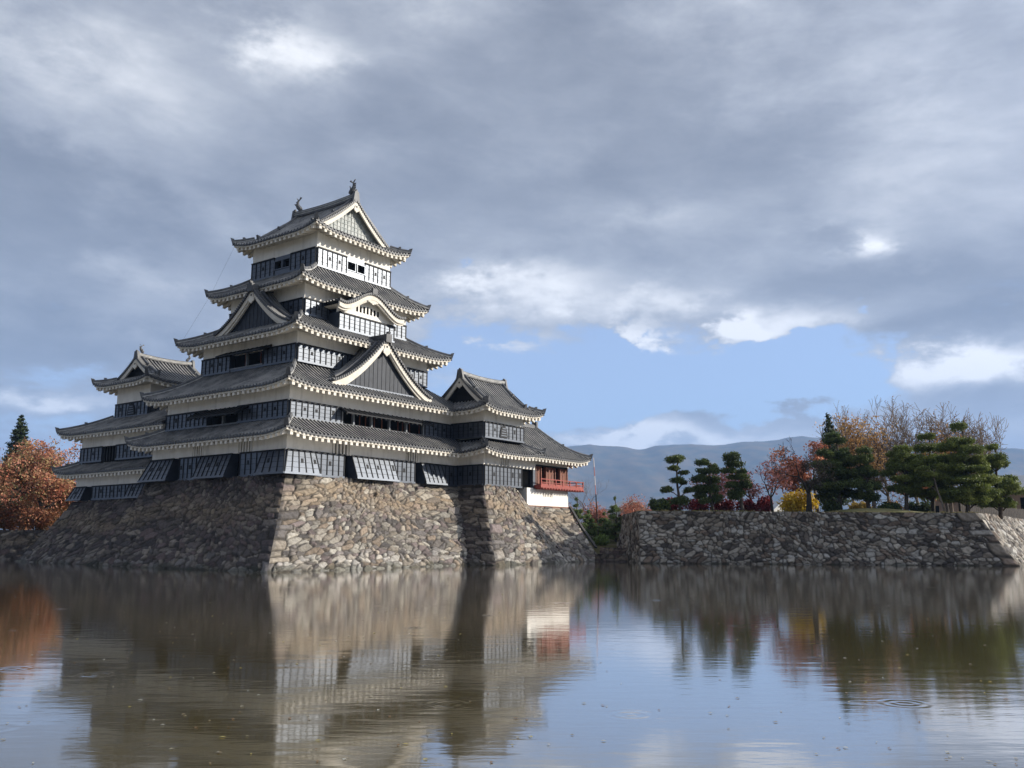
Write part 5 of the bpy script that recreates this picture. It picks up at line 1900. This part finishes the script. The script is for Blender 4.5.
    rus = [(0.20, 0.075, 0.04), (0.15, 0.06, 0.035), (0.26, 0.10, 0.05), (0.14, 0.09, 0.04)]
    for i, (px, Yt, rx, rz, lab) in enumerate(((-8, 100, 3.2, 1.9, 'russet undergrowth bush at the left edge above the far wall'), (20, 103, 3.4, 2.2, 'russet bush under the broad cherry tree'), (50, 106, 3.6, 2.6, 'russet bush between cherry tree and the small shaded tower'), (36, 97.5, 2.6, 1.5, 'low russet bush hiding the cherry trunk, just above the far wall'))):
        b = at(px, 526, Yt); b.z = 3.0
        bush('russet_bush', b, rx, 2.0, rz, lab, 'shrub', rus, 170 + i, 4200, 0.13, 'russet bushes at the far left')
    b = at(12, 520, 140); b.z = 3.0
    conifer('conifer', b, 18.8, 4.2, 'dark pointed conifer above the orange trees at the far left', 130, 0.26, 2.4)
    # garden between the castle and the moat wall
    gg = 'clipped pines in the garden gap'
    for i, (px, Yt, h, w, lab) in enumerate(((577, 87, 4.6, 1.7, 'layered garden pine beside the white plinth'), (589, 92, 3.5, 1.7, 'low garden pine behind the round bush'), (616, 90, 4.8, 1.7, 'pointed garden pine left of the moat wall corner'), (605, 96, 3.2, 1.8, 'small garden pine between the two taller garden pines'))):
        b = at(px, 530, Yt + 11); b.z = 1.75
        pad_pine('garden_pine', b, auto_pads(h, w, 140 + i, 0.15, 7, 0.2, 0.26, 3), lab, gg, 140 + i, 0.12, [(0.11, 0.16, 0.05), (0.15, 0.20, 0.06), (0.08, 0.115, 0.04), (0.18, 0.22, 0.07)], 0.7)
    b = at(601, 540, 97.5); b.z = 1.40
    bush('round_bush', b, 1.05, 0.9, 0.75, 'clipped round green bush on the bare bank between castle and moat wall', 'shrub', [(0.16, 0.23, 0.05), (0.20, 0.27, 0.07), (0.12, 0.17, 0.045)], 150, 2600, 0.08)
    coral = [(0.44, 0.17, 0.11), (0.36, 0.14, 0.10), (0.50, 0.23, 0.15), (0.32, 0.17, 0.12)]
    gc = 'coral autumn trees behind the garden'
    for i, (px, Yt, h, lab) in enumerate(((594, 122, 5.0, 'coral-leaved tree beside the leaning pole'), (630, 126, 6.0, 'taller coral-red tree above the pointed garden pine'), (648, 120, 4.6, 'coral tree behind the moat wall corner'), (570, 130, 5.4, 'coral tree half hidden by the white plinth'))):
        b = at(px, 530, Yt); b.z = 2.0
        broad_tree('coral_tree', b, h, lab, 'tree', coral, 160 + i, 3000, 0.13, 0.85, 4, 0.62, 0.12, 0.16, group=gc, kids=(3, 3), shell=0.1)
    b = at(586, 530, 128); b.z = 2.0
    broad_tree('bare_tree', b, 10.0, 'thin grey bare tree behind the red balcony', 'tree', None, 170, 0, levels=5, spread=0.5, upb=0.2, trunk=0.15, bark=BARKP, kids=(2, 3), shrink=0.74)


def conifer(name, base, h, w, label, seed, lsize=0.16, dens=1.0):
    T = thing(name, base, 0, label, 'conifer')
    rng = random.Random(seed)
    mb = MB()
    mb.tube([Vector((0, 0, -0.2)), Vector((0, 0, h * 0.5)), Vector((0, 0, h * 0.99))], [h * 0.018, h * 0.011, 0.02], 6)
    C, R = [], []
    n = 30
    for i in range(n):
        t = (i + 0.5) / n
        z = h * (0.15 + 0.85 * t)
        rad = w * (1 - t) ** 0.8 + 0.12
        k = 6 if t < 0.6 else 4
        a0 = rng.random() * 6
        for j in range(k):
            a = a0 + 2 * PI * j / k + rng.uniform(-0.3, 0.3)
            rr = rad * rng.uniform(0.75, 1.1)
            p = Vector((rr * math.cos(a), rr * math.sin(a), z - rr * 0.22))
            mb.tube([Vector((0, 0, z)), p], [0.05, 0.015], 3)
            for s in (0.45, 0.8):
                C.append((p.x * s, p.y * s, z - rr * 0.22 * s))
                R.append((rad * 0.34 + 0.08, rad * 0.34 + 0.08, 0.2 + 0.09 * rad))
        if i == n - 1:
            C.append((0, 0, h * 0.97)); R.append((0.12, 0.12, 0.35))
    mb.build('trunk', BARKD, T, True)
    leaf_cloud('crown', C, R, int(600 * h * dens), lsize, [(0.026, 0.042, 0.022), (0.038, 0.058, 0.026), (0.020, 0.032, 0.018), (0.055, 0.078, 0.032)], T, NEEDLE, seed, shell=0.1, aspect=0.4)
    return T


build_plants()


# ------------------------------------------------------------------ small far things
def house(name, base, rz, w, d, h, rh, label, wallm, roofm, group=None):
    H = thing(name, base, rz, label, 'house', group)
    F = Frame((0, 0), (1, 0), (0, 1))
    mb = MB()
    mb.box(F, -w / 2, w / 2, -d / 2, d / 2, -0.3, h)
    for y in (-d / 2, d / 2):
        mb.poly([(-w / 2, y, h), (w / 2, y, h), (0, y, h + rh)])
    wl = mb.build('wall', wallm, H)
    mb = MB()
    for sg in (-1, 1):
        p = [Vector((sg * (w / 2 + 0.5), -d / 2 - 0.5, h - rh * 1.0 / w)), Vector((0, -d / 2 - 0.5, h + rh)), Vector((0, d / 2 + 0.5, h + rh)), Vector((sg * (w / 2 + 0.5), d / 2 + 0.5, h - rh * 1.0 / w))]
        mb.hexa(p + [q + Vector((0, 0, 0.22)) for q in p])
    mb.build('roof', roofm, H)
    for i in range(max(2, int(d / 3))):
        n = max(2, int(d / 3))
        y = -d / 2 + d * (i + 0.5) / n
        for sx in (-1, 1):
            m = MB()
            m.box(Frame((sx * w / 2, y), (0, 1), (sx, 0)), -0.55, 0.55, -0.05, 0.05, h * 0.45, h * 0.8)
            m.build('window', DARKIN, wl)
    for sx in (-0.5, 0.5):
        m = MB()
        m.box(Frame((sx * w * 0.5, -d / 2), (1, 0), (0, -1)), -0.5, 0.5, -0.05, 0.05, h * 0.45, h * 0.8)
        m.build('window', DARKIN, wl)
    return H


def build_grass():
    rng = np.random.default_rng(77)
    C, R = [], []
    a, b = at(638, 511, 80.6), at(978, 513, 73.5)
    for i in range(150):
        t_ = rng.random()
        p = a.lerp(b, t_)
        o = rng.random() ** 2 * 3.0
        z = bailey_z(p.x) - 0.02 if o > 0.8 else max(bailey_z(p.x), p.z) - 0.05
        C.append((p.x + o * 0.26, p.y + o, z))
        R.append((rng.uniform(0.2, 0.6), rng.uniform(0.15, 0.3), rng.uniform(0.08, 0.20)))
    o = leaf_cloud('grass', C, R, 9000, 0.07, [(0.16, 0.15, 0.05), (0.10, 0.12, 0.04), (0.22, 0.18, 0.08), (0.13, 0.09, 0.05)], None, LEAF, 78, up=1.5, shell=0.0, aspect=0.25, jit=0.5)
    tag(o, 'dry grass and weeds along the top of the right moat wall', 'grass', kind='stuff')


build_grass()


def build_far():
    wm = material('house_render', (0.46, 0.45, 0.43), 0.8, (0.38, 0.37, 0.355), 0.6)
    wb = material('house_brown', (0.27, 0.17, 0.11), 0.8, (0.20, 0.13, 0.09), 0.8)
    rg = material('house_roof_grey', (0.22, 0.23, 0.24), 0.7, (0.15, 0.155, 0.16), 0.6)
    rl = material('house_roof_pale', (0.40, 0.41, 0.43), 0.6, (0.32, 0.33, 0.34), 0.6)
    gh = 'houses beyond the garden'
    for i, (px, Y, w, d, h, rh, lab, rm, wl) in enumerate(((608, 168, 5, 6, 4.2, 1.3, 'pale house behind the garden pines, grey roof, nearest the castle', rg, wm), (627, 160, 4, 5, 5.6, 1.1, 'white house showing beside the pointed garden pine', rl, wm),
                                                           (648, 180, 5, 6, 4.2, 1.3, 'white house behind the coral tree at the wall corner', rg, wm), (768, 160, 5, 6, 5.2, 1.4, 'pinkish-white house behind the thin pink-tipped maple', rl, wm))):
        b = at(px, 530, Y); b.z = 1.9
        house('house', b, 0.2 + 0.15 * i, w, d, h, rh, lab, wl, rm, gh)
    b = at(1026, 520, 135); b.z = 3.9
    house('house', b, 0.5, 12, 11, 5.2, 2.4, 'brown-walled building with pale roof behind the last pine at the right edge', wb, rl)
    b = at(972, 520, 165); b.z = 3.0
    house('house', b, 0.3, 10, 9, 6.5, 2.0, 'low brown building glimpsed between the right-hand pines', wb, rg)
    # dark board fence on the right terrace
    f0 = Vector((42.5, 84.0, 4.1))
    f = thing('board_fence', f0, 0, 'dark board fence behind the last pine on the right wall', 'fence')
    e = Vector((26, 28, 0))
    ax = e.normalized()
    F = Frame((0, 0), ax[:2], (ax.y, -ax.x))
    mb = MB()
    n = 60
    for i in range(n):
        s = e.length * i / n
        mb.box(F, s, s + e.length / n * 0.93, -0.02, 0.02, 0.05, 1.35)
    mb.build('board_panel', BARKD, f)
    for i in range(11):
        m = MB()
        s = e.length * i / 10
        m.box(F, s - 0.06, s + 0.06, -0.14, -0.022, -0.2, 1.45)
        m.build('post', BARKD, f)
    # slender leaning pole, red and white towards the top
    b = at(598.5, 530, 105); b.z = 1.9
    p = thing('leaning_pole', b, 0, 'thin leaning pole, red and white at the top, right of the red balcony', 'pole')
    top = at(593.5, 457, 105) - b
    m = MB()
    m.tube([Vector((0, 0, -0.2)), top * 0.55], [0.09, 0.07], 6)
    m.build('shaft', BARKD, p)
    pm = material('pole_white', (0.72, 0.66, 0.66), 0.6)
    pr = material('pole_red', (0.50, 0.20, 0.19), 0.6)
    for i in range(4):
        m = MB()
        m.tube([top * (0.55 + 0.11 * i), top * (0.55 + 0.11 * (i + 1))], [0.06, 0.05], 6)
        m.build('band', pm if i % 2 else pr, p)


build_far()
